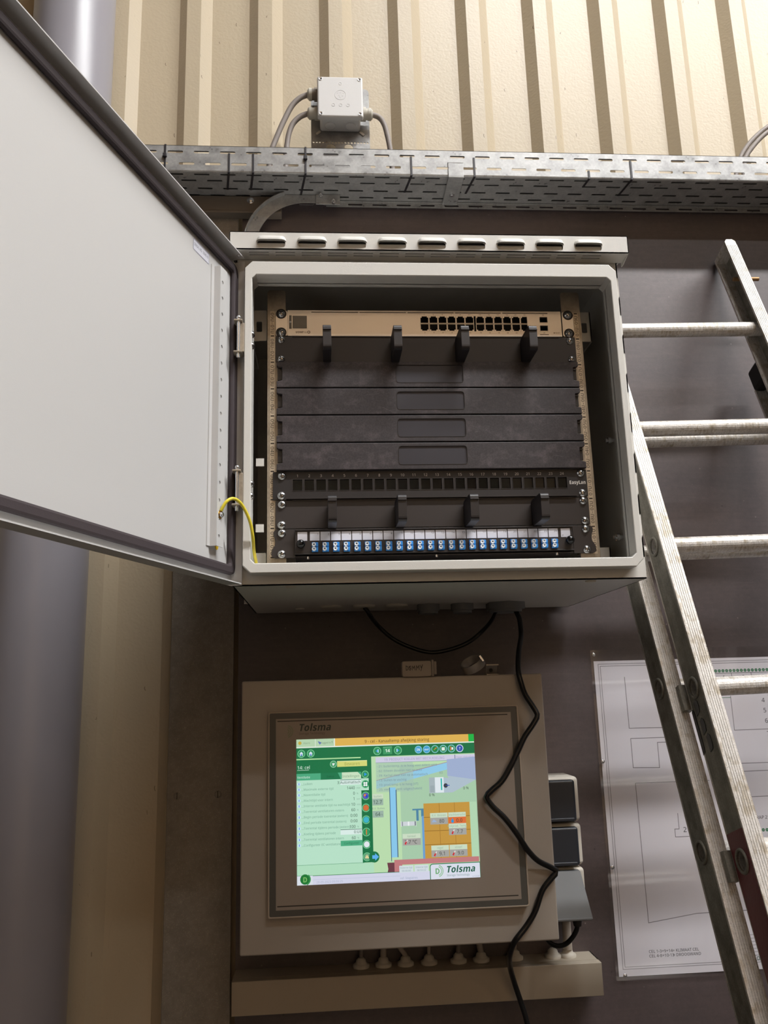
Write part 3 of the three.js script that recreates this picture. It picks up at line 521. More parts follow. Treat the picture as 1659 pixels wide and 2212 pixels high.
{ // U9: silver router
  const y = 8 * 0.04445 + 0.0004, t = thing('rack_router', 'silver rack router with 24 ethernet ports in the topmost unit', 'router', [0, y, 0]);
  const h = 0.0437, face = rect(-0.2222, 0.2203, y, y + h, 0.0006);
  face.holes.push(hole(-0.0108, 0.1642, y + 0.0085, y + 0.0350));
  for (let i = 0; i < 5; i++) { const x = -0.1847 + i * 0.0772; face.holes.push(hole(x, x + 0.0745, y + 0.0398, y + 0.0411)); }
  for (const d of [0.0085, 0.0232]) face.holes.push(hole(0.1838, 0.1985, y + d, y + d + 0.0115, 0.001));
  const print = canvasTex(2048, 185, (g, w, hh) => {
    g.fillStyle = '#dad3cb'; g.fillRect(0, 0, w, hh);
    const X = (x) => (x + 0.2413) * PX, Y = (d) => hh - (d / h) * hh;
    g.fillStyle = '#4a4038'; g.textAlign = 'center'; g.textBaseline = 'middle';
    g.font = 'bold 20px sans-serif'; g.fillText('UDM', X(-0.2045), Y(0.0062)); g.font = '20px sans-serif'; g.fillText('Pro', X(-0.1958), Y(0.0062));
    g.lineWidth = 4; g.strokeStyle = '#4a4038'; g.beginPath(); g.arc(X(-0.189), Y(0.0062), 8, 0, 7); g.stroke();
    g.font = '13px sans-serif';
    for (let i = 0; i < 12; i++) { const x = X(-0.0036 + i * 0.01465 + (i > 5 ? 0.0028 : 0)); g.fillText(String(i * 2 + 1), x, Y(0.0375)); g.fillText(String(i * 2 + 2), x, Y(0.0062)); }
    g.fillText('25', X(0.191), Y(0.0375)); g.fillText('26', X(0.191), Y(0.0062)); g.fillRect(X(0.1838), Y(0.0038), 62, 5);
    g.beginPath(); g.arc(X(0.2075), Y(0.0062), 4, 0, 7); g.fill(); g.fillText('RESET', X(0.2132), Y(0.0062));
  });
  const fm = new THREE.MeshPhysicalMaterial({ map: print, roughness: 0.42, metalness: 0.85 });
  const fg = panelUV(flat(ext(face, 0.0006, 0.003, 0)), y, h);
  part(t, 'front_panel', fg, fm);
  part(t, 'chassis', [box(-0.2195, 0.2175, y + 0.001, y + h - 0.001, -0.28, -0.012)], M.aluminium);
  part(t, 'port_cavity', box(-0.2215, 0.2197, y + 0.002, y + h - 0.002, -0.0119, -0.0109), M.voidBlack);
  for (const s of [-1, 1]) { const a = s < 0 ? -0.2413 : 0.2222, e = rect(a, a + 0.019, y + 0.0005, y + h - 0.0005, 0.003); part(t, 'mounting_ear', ext(e, 0, 0.002, 0.0003), M.aluminium); }
  const frame = rect(-0.0071, 0.0071, -0.0064, 0.0064), notch = new THREE.Path();
  [[-0.0063, -0.0036], [-0.0042, -0.0036], [-0.0042, -0.0056], [0.0042, -0.0056], [0.0042, -0.0036], [0.0063, -0.0036], [0.0063, 0.0058], [-0.0063, 0.0058], [-0.0063, -0.0036]].forEach(([x, yy], i) => (i ? notch.lineTo(x, yy) : notch.moveTo(x, yy)));
  frame.holes.push(notch);
  const pg = flat(ext(frame, -0.002, 0)), pg2 = pg.clone().rotateZ(Math.PI);
  for (let i = 0; i < 12; i++) for (const r of [0, 1]) copyPart(t, 'ethernet_port', r ? pg2 : pg, M.aluminium, [-0.0036 + i * 0.01465 + (i > 5 ? 0.0028 : 0), y + (r ? 0.0286 : 0.0149), 0.0032]);
  const sg = ext((() => { const s = rect(-0.0073, 0.0073, -0.0057, 0.0057); s.holes.push(hole(-0.0064, 0.0064, -0.0047, 0.0047)); return s; })(), -0.004, 0.0006);
  for (const d of [0.0143, 0.029]) copyPart(t, 'fibre_cage', sg, M.aluminium, [0.1912, y + d, 0.003]);
  part(t, 'display', rbox(-0.2145, -0.1920, y + 0.0125, y + 0.0340, 0.0028, 0.0036, 0.0004, 1), M.blackGloss, 'small dark glass display');
  part(t, 'light_bar', rbox(-0.2200, -0.2160, y + 0.0118, y + 0.0348, 0.0028, 0.0034, 0.0003, 1), M.blackGloss);
  part(t, 'indicator', new THREE.TorusGeometry(0.0011, 0.0004, 6, 14).translate(-0.218, y + 0.0232, 0.0035), M.capWhite);
  rackScrews(t, 9, 0.002, true);
}
function cableManager(u, xs, label) {
  const y = (u - 1) * 0.04445 + 0.0004, t = thing('cable_manager', label, 'cable manager', [0, y, 0], 'cable managers in the rack');
  part(t, 'panel', [ext(rect(-0.2413, 0.2413, y, y + 0.0437, 0.002), 0, 0.002, 0.0004), box(-0.215, 0.215, y + 0.0425, y + 0.0437, -0.006, 0.0035)], M.blackRough);
  // D-shaped ring: closed loop seen from the side, open slot at its upper front
  const s = rect(-0.06, -0.0015, -0.020, 0.0205, 0.007); s.holes.push(hole(-0.0565, -0.0015, -0.0165, 0.017, 0.005));
  const g = flat(extX(s, -0.0064, 0.0064, 0.0005, 5));
  const lip = flat(rbox(-0.0064, 0.0064, 0.0105, 0.0125, 0.0595, 0.0618, 0.0005, 1));
  const gg = mergeGeometries([g, lip]);
  for (const x of xs) { const r = copyPart(t, 'ring', gg, M.black, [x, y + 0.0175, 0.001]); copyPart(r, 'ring_web', (ringWeb ??= extX(rect(-0.0565, -0.0015, -0.0165, 0.017, 0.005), -0.0061, -0.0047)), M.black, [0, 0, 0]); }
  rackScrews(t, u, 0.002, false);
}
let ringWeb;
cableManager(8, [-0.1607, -0.0530, 0.0505, 0.1565], 'black four-ring cable manager directly under the silver router');
cableManager(2, [-0.1565, -0.0548, 0.0512, 0.1562], 'black four-ring cable manager directly above the fibre panel');
{ // U4 to U7: blanking panels
  const names = ['black blanking panel directly above the keystone patch panel', 'black blanking panel, second above the keystone patch panel', 'black blanking panel, third above the keystone patch panel', 'black blanking panel directly under the upper cable manager'];
  const shape = () => {
    const a = -0.2395, b = 0.2405, s = poly([[a, 0.0006], [b, 0.0006], [b, 0.0105], [b - 0.0085, 0.0125], [b - 0.0085, 0.0335], [b - 0.0025, 0.0345], [b, 0.0365], [b, 0.0432], [a, 0.0432], [a, 0.0365], [a + 0.0025, 0.0345], [a + 0.0085, 0.0335], [a + 0.0085, 0.0125], [a, 0.0105]]);
    s.holes.push(hole(-0.0525, 0.0535, 0.0085, 0.0375, 0.005));
    return s;
  };
  const pg = flat(ext(shape(), 0.0005, 0.009, 0.0008)); metreUV(pg, 0.35);
  const rg = flat(box(-0.054, 0.055, 0.0075, 0.0385, 0.0045, 0.0078)), rim = (() => { const s = rect(-0.0532, 0.0542, 0.0078, 0.0382, 0.0055); s.holes.push(hole(-0.0525, 0.0535, 0.0085, 0.0375, 0.005)); return flat(ext(s, 0.0085, 0.0094)); })();
  metreUV(rg, 0.35);
  const clip = flat(merge([box(-0.0035, 0.0035, -0.008, 0.0075, 0, 0.003), box(-0.0012, 0.0035, 0.0075, 0.0105, 0, 0.005)]));
  for (let k = 0; k < 4; k++) {
    const y = (3 + k) * 0.04445, t = thing('blanking_panel', names[k], 'panel', [0, y, 0], 'blanking panels in the rack');
    const m = M.blank.clone(); m.map = scratchMap.clone(); m.map.offset.set(k * 0.27, k * 0.41); m.userData = {};
    copyPart(t, 'panel', pg, m, [0, y, 0]);
    copyPart(t, 'label_recess', rg, M.blackGlossy ??= mat(0x302e36, 0.5), [0, y, 0]);
    copyPart(t, 'recess_rim', rim, M.black, [0, y, 0]);
    for (const s of [-1, 1]) { const cp = copyPart(t, 'snap_clip', clip, M.black, [s * 0.2345, y + 0.0225, 0.001]); if (s < 0) cp.rotation.y = Math.PI, cp.position.z += 0.003; }
  }
}
{ // U3: keystone patch panel
  const y = 2 * 0.04445 + 0.0004, h = 0.0437, t = thing('patch_panel', 'black 24-port keystone patch panel with empty square openings', 'patch panel', [0, y, 0]);
  const s = rect(-0.2455, 0.2413, y, y + h, 0.002), X = (k) => -0.2081 + k * 0.01784;
  for (let k = 0; k < 24; k++) s.holes.push(hole(X(k) - 0.0073, X(k) + 0.0073, y + 0.0142, y + 0.0316));
  const print = canvasTex(2048, 185, (g, w, hh) => {
    g.fillStyle = '#262223'; g.fillRect(0, 0, w, hh);
    for (let i = 0; i < 900; i++) { g.fillStyle = `rgba(170,160,158,${R(0.03, 0.16)})`; g.fillRect(R(0, w), R(hh * 0.68, hh), R(1, 3), R(1, 2)); }
    g.fillStyle = '#cfc9c4'; g.font = '25px sans-serif'; g.textAlign = 'center'; g.textBaseline = 'middle';
    for (let k = 0; k < 24; k++) g.fillText(String(k + 1), (X(k) + 0.2413) * PX, hh * (1 - 0.0372 / h));
    g.font = 'bold 34px sans-serif'; g.fillStyle = '#e8e4de'; g.fillText('EasyLan', (0.2262 + 0.2413) * PX, hh * (1 - 0.0228 / h), 112);
  });
  part(t, 'front_panel', panelUV(flat(ext(s, 0.0008, 0.0028)), y, h), new THREE.MeshPhysicalMaterial({ map: print, roughness: 0.5 }));
  part(t, 'ledge', [box(-0.225, 0.223, y + 0.0006, y + 0.0016, 0.0028, 0.007), box(-0.225, 0.223, y + 0.0006, y + 0.0016, -0.03, 0.0008)], M.blackRough);
  const f = rect(-0.0079, 0.0079, -0.0093, 0.0093); f.holes.push(hole(-0.0072, 0.0072, -0.0086, 0.0086));
  const fg = flat(ext(f, -0.006, 0.0006));
  for (let k = 0; k < 24; k++) copyPart(t, 'port_frame', fg, M.blackRough, [X(k), y + 0.0229, 0.0028]);
  rackScrews(t, 3, 0.0028, false);
}
{ // U1: fibre panel
  const y = 0.0004, h = 0.0437, t = thing('fibre_patch_tray', 'black fibre patch tray with blue duplex adapters in the lowest unit', 'fibre panel', [0, y, 0]);
  for (const s of [-1, 1]) {
    const e = new THREE.Shape(), q = (x, yy) => [s * x, yy];
    e.moveTo(...q(0.2125, y)); e.lineTo(...q(0.2395, y)); e.quadraticCurveTo(...q(0.2475, y), ...q(0.2475, y + 0.006)); e.quadraticCurveTo(...q(0.2475, y + 0.013), ...q(0.243, y + 0.018)); e.quadraticCurveTo(...q(0.2405, y + 0.023), ...q(0.243, y + 0.031)); e.quadraticCurveTo(...q(0.2475, y + 0.0415), ...q(0.2395, y + 0.0435)); e.lineTo(...q(0.2125, y + 0.0435)); e.closePath();
    part(t, 'mounting_ear', ext(e, 0, 0.002, 0.0003, 6), M.blackRough);
  }
  part(t, 'drawer', [rbox(-0.2125, 0.2105, y + 0.004, y + 0.0405, -0.2, 0.0085, 0.0012, 1), box(-0.2125, 0.2105, y + 0.0006, y + 0.002, -0.2, 0.004), rbox(-0.2125, 0.2105, y + 0.0395, y + 0.0415, 0.0085, 0.0115, 0.0006, 1), rbox(-0.2125, 0.2105, y + 0.0035, y + 0.0052, 0.0085, 0.0115, 0.0006, 1)], M.blackRough);
  const atlas = canvasTex(1024, 512, (g, w, hh) => {
    g.fillStyle = '#dfe0ea'; g.fillRect(0, 0, w, hh);
    g.fillStyle = '#55565f'; g.font = '34px sans-serif'; g.textAlign = 'right'; g.textBaseline = 'top';
    for (let k = 0; k < 24; k++) g.fillText(String(k + 1), (k % 8) * 128 + 112, Math.floor(k / 8) * 128 + 20);
    g.fillText('P', 7 * 128 - 90 + 128, 3 * 128 + 82);
  });
  const lm = new THREE.MeshPhysicalMaterial({ map: atlas, roughness: 0.4 });
  const cell = (k) => { const g = flat(box(-0.0072, 0.0072, -0.0067, 0.0067, 0, 0.0006)), uv = g.attributes.uv, p = g.attributes.position; for (let i = 0; i < p.count; i++) uv.setXY(i, ((k % 8) + 0.05 + 0.9 * (p.getX(i) / 0.0144 + 0.5)) / 8, 1 - (Math.floor(k / 8) + 0.95 - 0.9 * (p.getY(i) / 0.0134 + 0.5)) / 4); return g; };
  const X = (k) => -0.1829 + k * 0.01578;
  for (let k = 0; k < 24; k++) copyPart(t, 'port_label', cell(k), lm, [X(k), y + 0.0312, 0.0085]);
  copyPart(t, 'blank_label', cell(25), lm, [-0.2012, y + 0.031, 0.0085]);
  copyPart(t, 'blank_label', cell(31), lm, [0.1990, y + 0.031, 0.0085]);
  const bodyG = merge([flat(rbox(-0.0048, 0.0048, -0.0073, 0.0073, 0, 0.0035, 0.0006, 1)), flat(rbox(0.0012, 0.0046, 0.0006, 0.0062, 0.0035, 0.006, 0.0004, 1)), flat(rbox(0.0012, 0.0046, -0.0062, -0.0006, 0.0035, 0.006, 0.0004, 1))]);
  const capG = lathe([[0.0011, 0.0052], [0.0011, 0.0078], [0.0028, 0.0082], [0.0031, 0.0076], [0.0031, 0.0028], [0.0026, 0]], 18).rotateX(Math.PI / 2), pitG = cylZ(0, 0, 0.0046, 0.0054, 0.0012, 0.0012, 10);
  for (let k = 0; k < 24; k++) {
    const a = copyPart(t, 'fibre_adapter', bodyG, M.blueBody, [X(k) + 0.0004, y + 0.0142, 0.0085]);
    for (const d of [-0.0033, 0.0033]) copyPart(a, 'dust_cap', capG, M.capWhite, [-0.0016, d, 0.0008]);
  }
  for (const x of [-0.2036, 0.2036]) part(t, 'release_knob', lathe([[0, 0.013], [0.004, 0.0125], [0.0062, 0.0095], [0.0066, 0.005], [0.005, 0.001], [0.0035, 0]], 24).rotateX(Math.PI / 2).translate(x, y + 0.0186, 0.0085), M.blackGloss);
  for (const x of [-0.193, 0.0, 0.185]) part(t, 'drawer_stud', cylY(x, y - 0.0026, y + 0.001, 0.004, 0.0022, 0.0022, 10), M.zinc);
  rackScrews(t, 1, 0.002, false);
}

// ---------------------------------------------------------------- climate controller with touch screen
{
  const t = thing('climate_controller', 'beige grey wall-mounted climate controller with a lit colour screen', 'controller', [-0.055, -0.5954, ZW]);
  const z = -0.190;
  part(t, 'housing', rbox(-0.2998, 0.1907, -0.5883, -0.175, ZW, z - 0.018, 0.003), M.enclosure);
  part(t, 'cover', rbox(-0.3084, 0.1993, -0.5949, -0.175, z - 0.018, z, 0.003, 3), M.enclosure);
  // raised panel with printed membrane
  const B = [-0.2638, 0.1513, -0.5394, -0.2258], Z1 = -0.178;
  const rim = rect(...B, 0.004); rim.holes.push(hole(B[0] + 0.0022, B[1] - 0.0022, B[2] + 0.0022, B[3] - 0.0022, 0.003));
  part(t, 'panel_rim', ext(rim, z - 0.001, Z1 + 0.0008, 0.0005, 6), mat(0xb9ab9b, 0.45));
  const SX = [-0.2182, 0.0745], SY = [-0.4927, -0.2707];
  const mem = canvasTex(1600, 1209, (g, w, h) => {
    const X = (x) => (x - B[0]) / (B[1] - B[0]) * w, Y = (y) => (B[3] - y) / (B[3] - B[2]) * h;
    g.fillStyle = '#5b5a56'; g.fillRect(0, 0, w, h);
    g.fillStyle = '#a79c91'; g.fillRect(X(B[0] + 0.0105), Y(B[3] - 0.0095), X(B[1] - 0.0105) - X(B[0] + 0.0105), Y(B[2] + 0.0095) - Y(B[3] - 0.0095));
    g.fillStyle = '#2e2a27'; g.fillRect(X(-0.2507), Y(-0.2383), X(0.135) - X(-0.2507), 6); g.fillRect(X(-0.2512), Y(-0.5234), X(0.136) - X(-0.2512), 6);
    g.save(); g.translate(X(-0.2165), Y(-0.2557)); g.transform(1, 0, -0.2, 1, 0, 0); g.fillStyle = '#2c3a34'; g.font = 'bold 62px sans-serif'; g.textBaseline = 'alphabetic'; g.fillText('Tolsma', 0, 0, 208); g.restore();
    g.fillStyle = '#6e675f'; g.font = '19px sans-serif'; g.fillText('Storage Technology', X(-0.2157), Y(-0.2616));
    g.globalAlpha = 0.22; g.strokeStyle = '#3f7a3a'; g.lineWidth = 8; for (const r of [12, 24, 36]) { g.beginPath(); g.arc(X(-0.2349), Y(-0.2557), r, -1.4, 1.4); g.stroke(); } g.globalAlpha = 1;
  });
  part(t, 'membrane', new THREE.PlaneGeometry(B[1] - B[0] - 0.004, B[3] - B[2] - 0.004).translate((B[0] + B[1]) / 2, (B[2] + B[3]) / 2, Z1), new THREE.MeshPhysicalMaterial({ map: mem, roughness: 0.36 }), 'grey membrane with printed logo');
  part(t, 'panel_core', box(B[0] + 0.002, B[1] - 0.002, B[2] + 0.002, B[3] - 0.002, z - 0.001, Z1 - 0.0003), M.enclosure);
  const W = 1536, H = 1166;
  const scr = canvasTex(W, H, (g) => {
    const txt = (s, x, y, px, col, al = 'left', bold = false, max) => { g.font = (bold ? 'bold ' : '') + px + 'px sans-serif'; g.fillStyle = col; g.textAlign = al; g.textBaseline = 'middle'; g.fillText(s, x, y, max); };
    const fr = (x, y, w, h, c) => { g.fillStyle = c; g.fillRect(x, y, w, h); };
    const disc = (x, y, r, c, edge) => { g.fillStyle = c; g.beginPath(); g.arc(x, y, r, 0, 7); g.fill(); if (edge) { g.strokeStyle = edge; g.lineWidth = 6; g.stroke(); } };
    const tri = (pts, c) => { g.fillStyle = c; g.beginPath(); pts.forEach(([x, y], i) => (i ? g.lineTo(x, y) : g.moveTo(x, y))); g.closePath(); g.fill(); };
    fr(0, 0, W, H, '#bfe3b4');
    // title bars
    fr(0, 0, 330, 62, '#b9d8b4'); fr(160, 0, 4, 62, '#eef6ee'); fr(322, 0, 8, 62, '#eef6ee'); fr(330, 0, 1158, 62, '#e3b657'); fr(1488, 0, 48, 62, '#18b84a');
    disc(30, 30, 14, '#c9b04a'); txt('Alarm', 88, 32, 22, '#8aa888', 'center'); tri([[182, 18], [215, 30], [200, 48]], '#5f74b8'); txt('logged in', 255, 32, 20, '#7f9a80', 'center'); txt('1', 306, 30, 26, '#3c5a44', 'center');
    txt('9 - cel - Kanaaltemp afwijking storing', 865, 34, 34, '#5a4420', 'center');
    fr(0, 62, W, 10, '#e6f1e4'); fr(0, 72, W, 88, '#157548');
    for (const x of [42, 122]) { disc(x, 118, 30, '#2f9460', '#7fd09b'); tri([[x - 17, 118], [x, 100], [x + 17, 118], [x + 12, 118], [x + 12, 136], [x - 12, 136], [x - 12, 118]], '#dbeaf6'); fr(x - 4, 122, 9, 14, '#2d6fd0'); }
    for (const [x, s] of [[692, -1], [870, 1]]) { disc(x, 116, 31, '#2f9460', '#7fd09b'); tri([[x - 12 * s, 102], [x + 14 * s, 116], [x - 12 * s, 130]], '#2f9df0'); tri([[x - 3 * s, 102], [x - 3 * s, 130], [x - 12 * s, 130], [x - 12 * s, 102]], '#bfe4fb'); }
    fr(742, 84, 78, 62, '#3f9c68'); fr(742, 84, 78, 4, '#8fd1a6'); txt('14', 781, 116, 38, '#e9f5ec', 'center', true);
    const top = [['IN', '#3fa3d8'], ['OUT', '#3fa3d8'], ['', '#1f8a4c'], ['', '#2b8f58'], ['', '#2b8f58'], ['?', '#3156b0']];
    top.forEach(([s, c], i) => { const x = 1048 + i * 72; disc(x, 116, 29, c, i === 5 ? '#dfe8fa' : '#8fd0e0'); if (s) txt(s, x, 117, s.length > 2 ? 20 : 28, '#e8f4fc', 'center', true); });
    tri([[1180, 128], [1184, 118], [1204, 100], [1210, 106]], '#e08a3c'); fr(1250, 103, 28, 27, '#e6f0ea'); fr(1324, 98, 10, 34, '#d0764a'); fr(1336, 106, 16, 20, '#f0f4f0');
    // left column
    fr(0, 160, 640, 10, '#b5e4a6'); fr(0, 170, 590, 165, '#157548'); fr(548, 160, 90, 850, '#157548');
    txt('14: cel', 6, 232, 38, '#dff0e2'); fr(6, 252, 100, 3, '#dff0e2');
    disc(314, 212, 26, '#3f9c68', '#8fd1a6'); tri([[302, 204], [328, 204], [318, 224], [308, 224]], '#e4efe9');
    fr(346, 188, 256, 48, '#d8dc7d'); fr(346, 188, 256, 5, '#f0f2b4'); txt('Bewaren', 474, 214, 34, '#a8ad58', 'center');
    fr(0, 282, 548, 54, '#4dae83'); tri([[205, 282], [350, 282], [376, 336], [205, 336]], '#1a7a50'); tri([[385, 282], [520, 282], [548, 310], [548, 336], [385, 336]], '#cfe8c8');
    txt('Ventilatie', 6, 312, 26, '#d5eadf'); txt('Status', 286, 312, 24, '#0f5a3a', 'center'); txt('Instellingen', 462, 314, 28, '#86ac8c', 'center');
    fr(0, 336, 548, 674, '#bde8cf');
    const rows = [['Luiken', '3:Automatisch', ''], ['Maximale externe tijd', '1440', 'min'], ['Naventilatie tijd', '0', '%'], ['Wachttijd voor intern', '1', 'uur'], ['Interne ventilatie tijd na wachttijd', '10', 'min'], ['Toerental ventilatoren extern', '60', '%'], ['Begin periode toerental (extern)', '0:00', ''], ['Eind periode toerental (extern)', '0:00', ''], ['Toerental tijdens periode (extern)', '100', '%'], ['Koeling tijdens periode', '0:Uit', ''], ['Toerental ventilatoren intern', '60', '%'], ['Configureer EC ventilatoren', '', '']];
    rows.forEach(([a, b, u], i) => {
      const y = 366 + i * 44.5;
      disc(20, y, 14, '#cdeafa'); fr(18, y - 9, 5, 18, '#3a78d0'); fr(40, y + 8, 20, 2, '#8fb8a4');
      txt(a, 58, y, 26, '#83b09b');
      if (b.includes(':A') || b.includes(':U')) { fr(b.length > 6 ? 370 : 366, y - 24, 180, 42, '#e0f4ee'); fr(b.length > 6 ? 370 : 366, y - 24, 180, 4, '#4f6e64'); txt(b, 544, y - 2, 31, '#3d5a4e', 'right'); } else txt(b, u === '' ? 512 : 494, y, 32, '#476557', 'right');
      if (u) txt(u, 506, y + 1, 20, '#8fb5a2');
    });
    fr(366, 366 + 11 * 44.5 - 24, 184, 42, '#4dae83'); txt('Configureer', 458, 366 + 11 * 44.5 - 3, 24, '#2b7a58', 'center');
    fr(548, 336, 64, 98, '#bde8cf');
    [['#ffffff', 384], ['#6a5ac0', 480], ['#d9713f', 576], ['#3fb8d0', 672], ['#2f9a62', 770], ['#e8eef4', 868], ['#7fb08a', 966]].forEach(([c, y], i) => {
      disc(584, y, 31, '#1d8a58', '#7fd09b'); disc(584, y, 24, i === 0 ? '#1f8a5c' : c);
      if (i === 0) for (const [a, b] of [[-9, -9], [9, -9], [-9, 9], [9, 9]]) disc(584 + a, y + b, 9, '#f4faf6');
      if (i === 1) { disc(578, y - 6, 10, '#e88a3a'); disc(592, y + 4, 11, '#2450c8'); }
      if (i === 4) { fr(580, y - 22, 8, 44, '#e0813f'); }
      if (i === 6) tri([[566, y + 10], [584, y - 16], [604, y + 12]], '#ecdca0');
    });
    disc(584, 304, 27, '#2f9460', '#7fd09b'); tri([[576, 290], [600, 304], [576, 318]], '#2f9df0');
    fr(612, 336, 26, 674, '#157548');
    // process drawing
    fr(638, 160, W - 638, 850, '#bfe3b4'); fr(676, 168, W - 676, 44, '#d5d3ea'); fr(1360, 168, 5, 44, '#5a6a8a');
    txt('19: PRODUCT KOELEN MET MECH.KOELING', 1010, 190, 27, '#a9a6c8', 'center'); txt('Open statuslog', 1448, 190, 23, '#a9a6c8', 'center');
    fr(676, 212, W - 676, 3, '#7d93a0'); fr(880, 240, W - 880, 770, '#abd0b0');
    tri([[676, 360], [1290, 230], [1290, 288], [676, 428]], '#94cfee'); tri([[676, 356], [1290, 226], [1290, 230], [676, 362]], '#a8808e');
    g.globalAlpha = 0.6; fr(676, 216, 320, 240, '#a9c6b8'); g.globalAlpha = 1;
    ['- 21: buitentemp. is te hoog voor extern vent', '- 02: Etheen doseren niet op auto', '- 39: Kachel staat niet op automatisch', '- 13: buiten te vochtig', '- 10: prod.temp is te hoog (VT)', '- 25: niet tijd. vent: uitgeschakeld'].forEach((s, i) => txt(s, 684, 244 + i * 38, 26, '#7f9aa4'));
    fr(792, 420, 48, 560, '#8ccdf2'); fr(786, 420, 6, 590, '#4c6a86'); fr(840, 440, 8, 540, '#4c6a86');
    tri([[1290, 205], [1536, 190], [1536, 380], [1290, 340]], '#a3b4d6'); tri([[1290, 340], [1536, 380], [1330, 478], [1130, 478], [1130, 350], [1240, 350], [1300, 360]], '#b2c4d2'); fr(1130, 350, 62, 128, '#a9b9bf'); fr(1180, 350, 76, 126, '#e4eef4'); fr(1230, 360, 12, 96, '#38bfb4'); disc(1272, 420, 18, '#3a3f48'); fr(1272, 416, 34, 6, '#2f4fb0');
    for (let i = 0; i < 5; i++) fr(1138, 420 + i * 11, 34, 3, '#7f9196');
    txt('60', 1236, 312, 28, '#8aa09c', 'center'); txt('0 %', 1446, 446, 30, '#33443c', 'center'); txt('0 %', 1150, 492, 30, '#33443c', 'center');
    const lab = (x, y, w, a, b, hot, big) => { fr(x, y, w, 38, '#cfe2c9'); txt(a, x + w / 2, y + 20, 24, '#9fb8a2', 'center'); fr(x, y + 38, w, 54, hot ? '#e2713c' : '#a9a9a4'); txt(b, x + w - 30, y + 66, 40, '#39393a', 'right'); };
    lab(640, 468, 92, 'buiten', '', false); fr(640, 506, 92, 54, '#9fb9ab'); txt('12.7', 722, 534, 40, '#38524a', 'right'); txt('R.V. Buiten', 690, 586, 22, '#90ab98', 'center'); fr(640, 604, 92, 54, '#9fb9ab'); txt('64', 706, 632, 40, '#38524a', 'right'); txt('%', 712, 636, 18, '#6f8a7c');
    tri([[876, 690], [892, 712], [996, 712], [1008, 690], [1008, 742], [996, 730], [892, 730], [876, 742]], '#dfe4e8'); fr(884, 700, 120, 34, '#d4dae0'); fr(936, 700, 12, 34, '#f6f9fb'); fr(884, 700, 10, 34, '#8f979f'); fr(994, 700, 10, 34, '#6f7780');
    fr(978, 600, 96, 12, '#4f88a8'); fr(1010, 606, 20, 90, '#4f88a8'); fr(1052, 604, 22, 60, '#4f88a8'); fr(1056, 660, 18, 340, '#6fa4d8');
    fr(1074, 560, 396, 440, '#c99a45');
    for (let i = 1; i < 4; i++) fr(1074, 560 + i * 110, 396, 4, '#8a6428'); for (let i = 1; i < 3; i++) fr(1074 + i * 132, 560, 4, 440, '#a87a32');
    fr(1470, 560, 60, 450, '#b7dcb8'); fr(850, 1000, 680, 40, '#c67f82'); tri([[752, 1020], [826, 1020], [826, 1110], [750, 1110], [760, 1070]], '#6f3f4a'); fr(812, 1000, 66, 110, '#c67f82');
    lab(1128, 640, 150, 'R.V. Binnen', '80', false); lab(1284, 640, 150, 'Vochtverschil', '0.0', true); lab(1284, 730, 150, 'Kistprod. Temp.', '7.7', false); lab(1128, 900, 150, 'regel', '9.1', false); lab(1284, 900, 150, 'streef', '9.0', false); lab(888, 798, 152, 'kanaal', '7.7 °C', false);
    for (const [x, y] of [[1318, 796], [1160, 966], [1318, 966], [916, 864]]) { tri([[x - 10, y + 18], [x - 2, y + 22], [x + 16, y - 16], [x + 8, y - 20]], '#e8e0dc'); tri([[x - 14, y + 14], [x - 2, y + 22], [x + 8, y - 2], [x - 2, y - 6]], '#cf2f36'); }
    tri([[1306, 712], [1318, 684], [1330, 712]], '#2f9ae0'); disc(1318, 712, 12, '#2f9ae0'); tri([[1140, 714], [1156, 690], [1172, 700], [1184, 714]], '#9fb6d8');
    disc(644, 970, 44, '#157548'); tri([[628, 956], [652, 956], [652, 940], [684, 970], [652, 1000], [652, 984], [628, 984]], '#5fb4f4');
    // footer
    fr(0, 1010, 560, 2, '#157548'); fr(0, 1090, 130, 76, '#dfe6ee'); fr(0, 1090, 130, 4, '#1c7a50'); fr(130, 1094, 730, 4, '#1c7a50'); fr(130, 1098, W - 130, 68, '#d8daee'); fr(130, 1126, 730, 2, '#b8c4d8');
    fr(0, 1012, 640, 80, '#b5e4c4');
    disc(66, 1122, 40, '#1d7a38'); txt('D', 66, 1124, 56, '#7fc06a', 'center', true); g.strokeStyle = '#2f9a4a'; g.lineWidth = 7; g.beginPath(); g.arc(66, 1122, 44, -0.9, 1.2); g.stroke();
    fr(852, 1048, 118, 54, '#d9e4ea'); txt('Externe tijd', 911, 1064, 20, '#9fb0b8', 'center'); txt('00:00:00', 911, 1088, 20, '#9fb0b8', 'center'); fr(980, 1048, 118, 54, '#d9e4ea'); txt('Interne tijd', 1039, 1064, 20, '#9fb0b8', 'center'); txt('00:55:22', 1039, 1088, 20, '#9fb0b8', 'center');
    g.fillStyle = '#e0e4f2'; g.beginPath(); g.moveTo(1112, 1166); g.lineTo(1112, 1070); g.quadraticCurveTo(1112, 1046, 1140, 1046); g.lineTo(W, 1046); g.lineTo(W, 1166); g.fill(); g.strokeStyle = '#157548'; g.lineWidth = 6; g.stroke();
    txt('D', 1172, 1104, 60, '#6fae74', 'center', true); g.strokeStyle = '#8fc496'; g.lineWidth = 6; for (const r of [34, 46]) { g.beginPath(); g.arc(1174, 1102, r, -1.3, 1.3); g.stroke(); }
    g.save(); g.translate(1244, 1118); g.transform(1, 0, -0.2, 1, 0, 0); g.font = 'bold 72px sans-serif'; g.fillStyle = '#175c44'; g.textAlign = 'left'; g.textBaseline = 'alphabetic'; g.fillText('Tolsma', 0, 0, 272); g.restore();
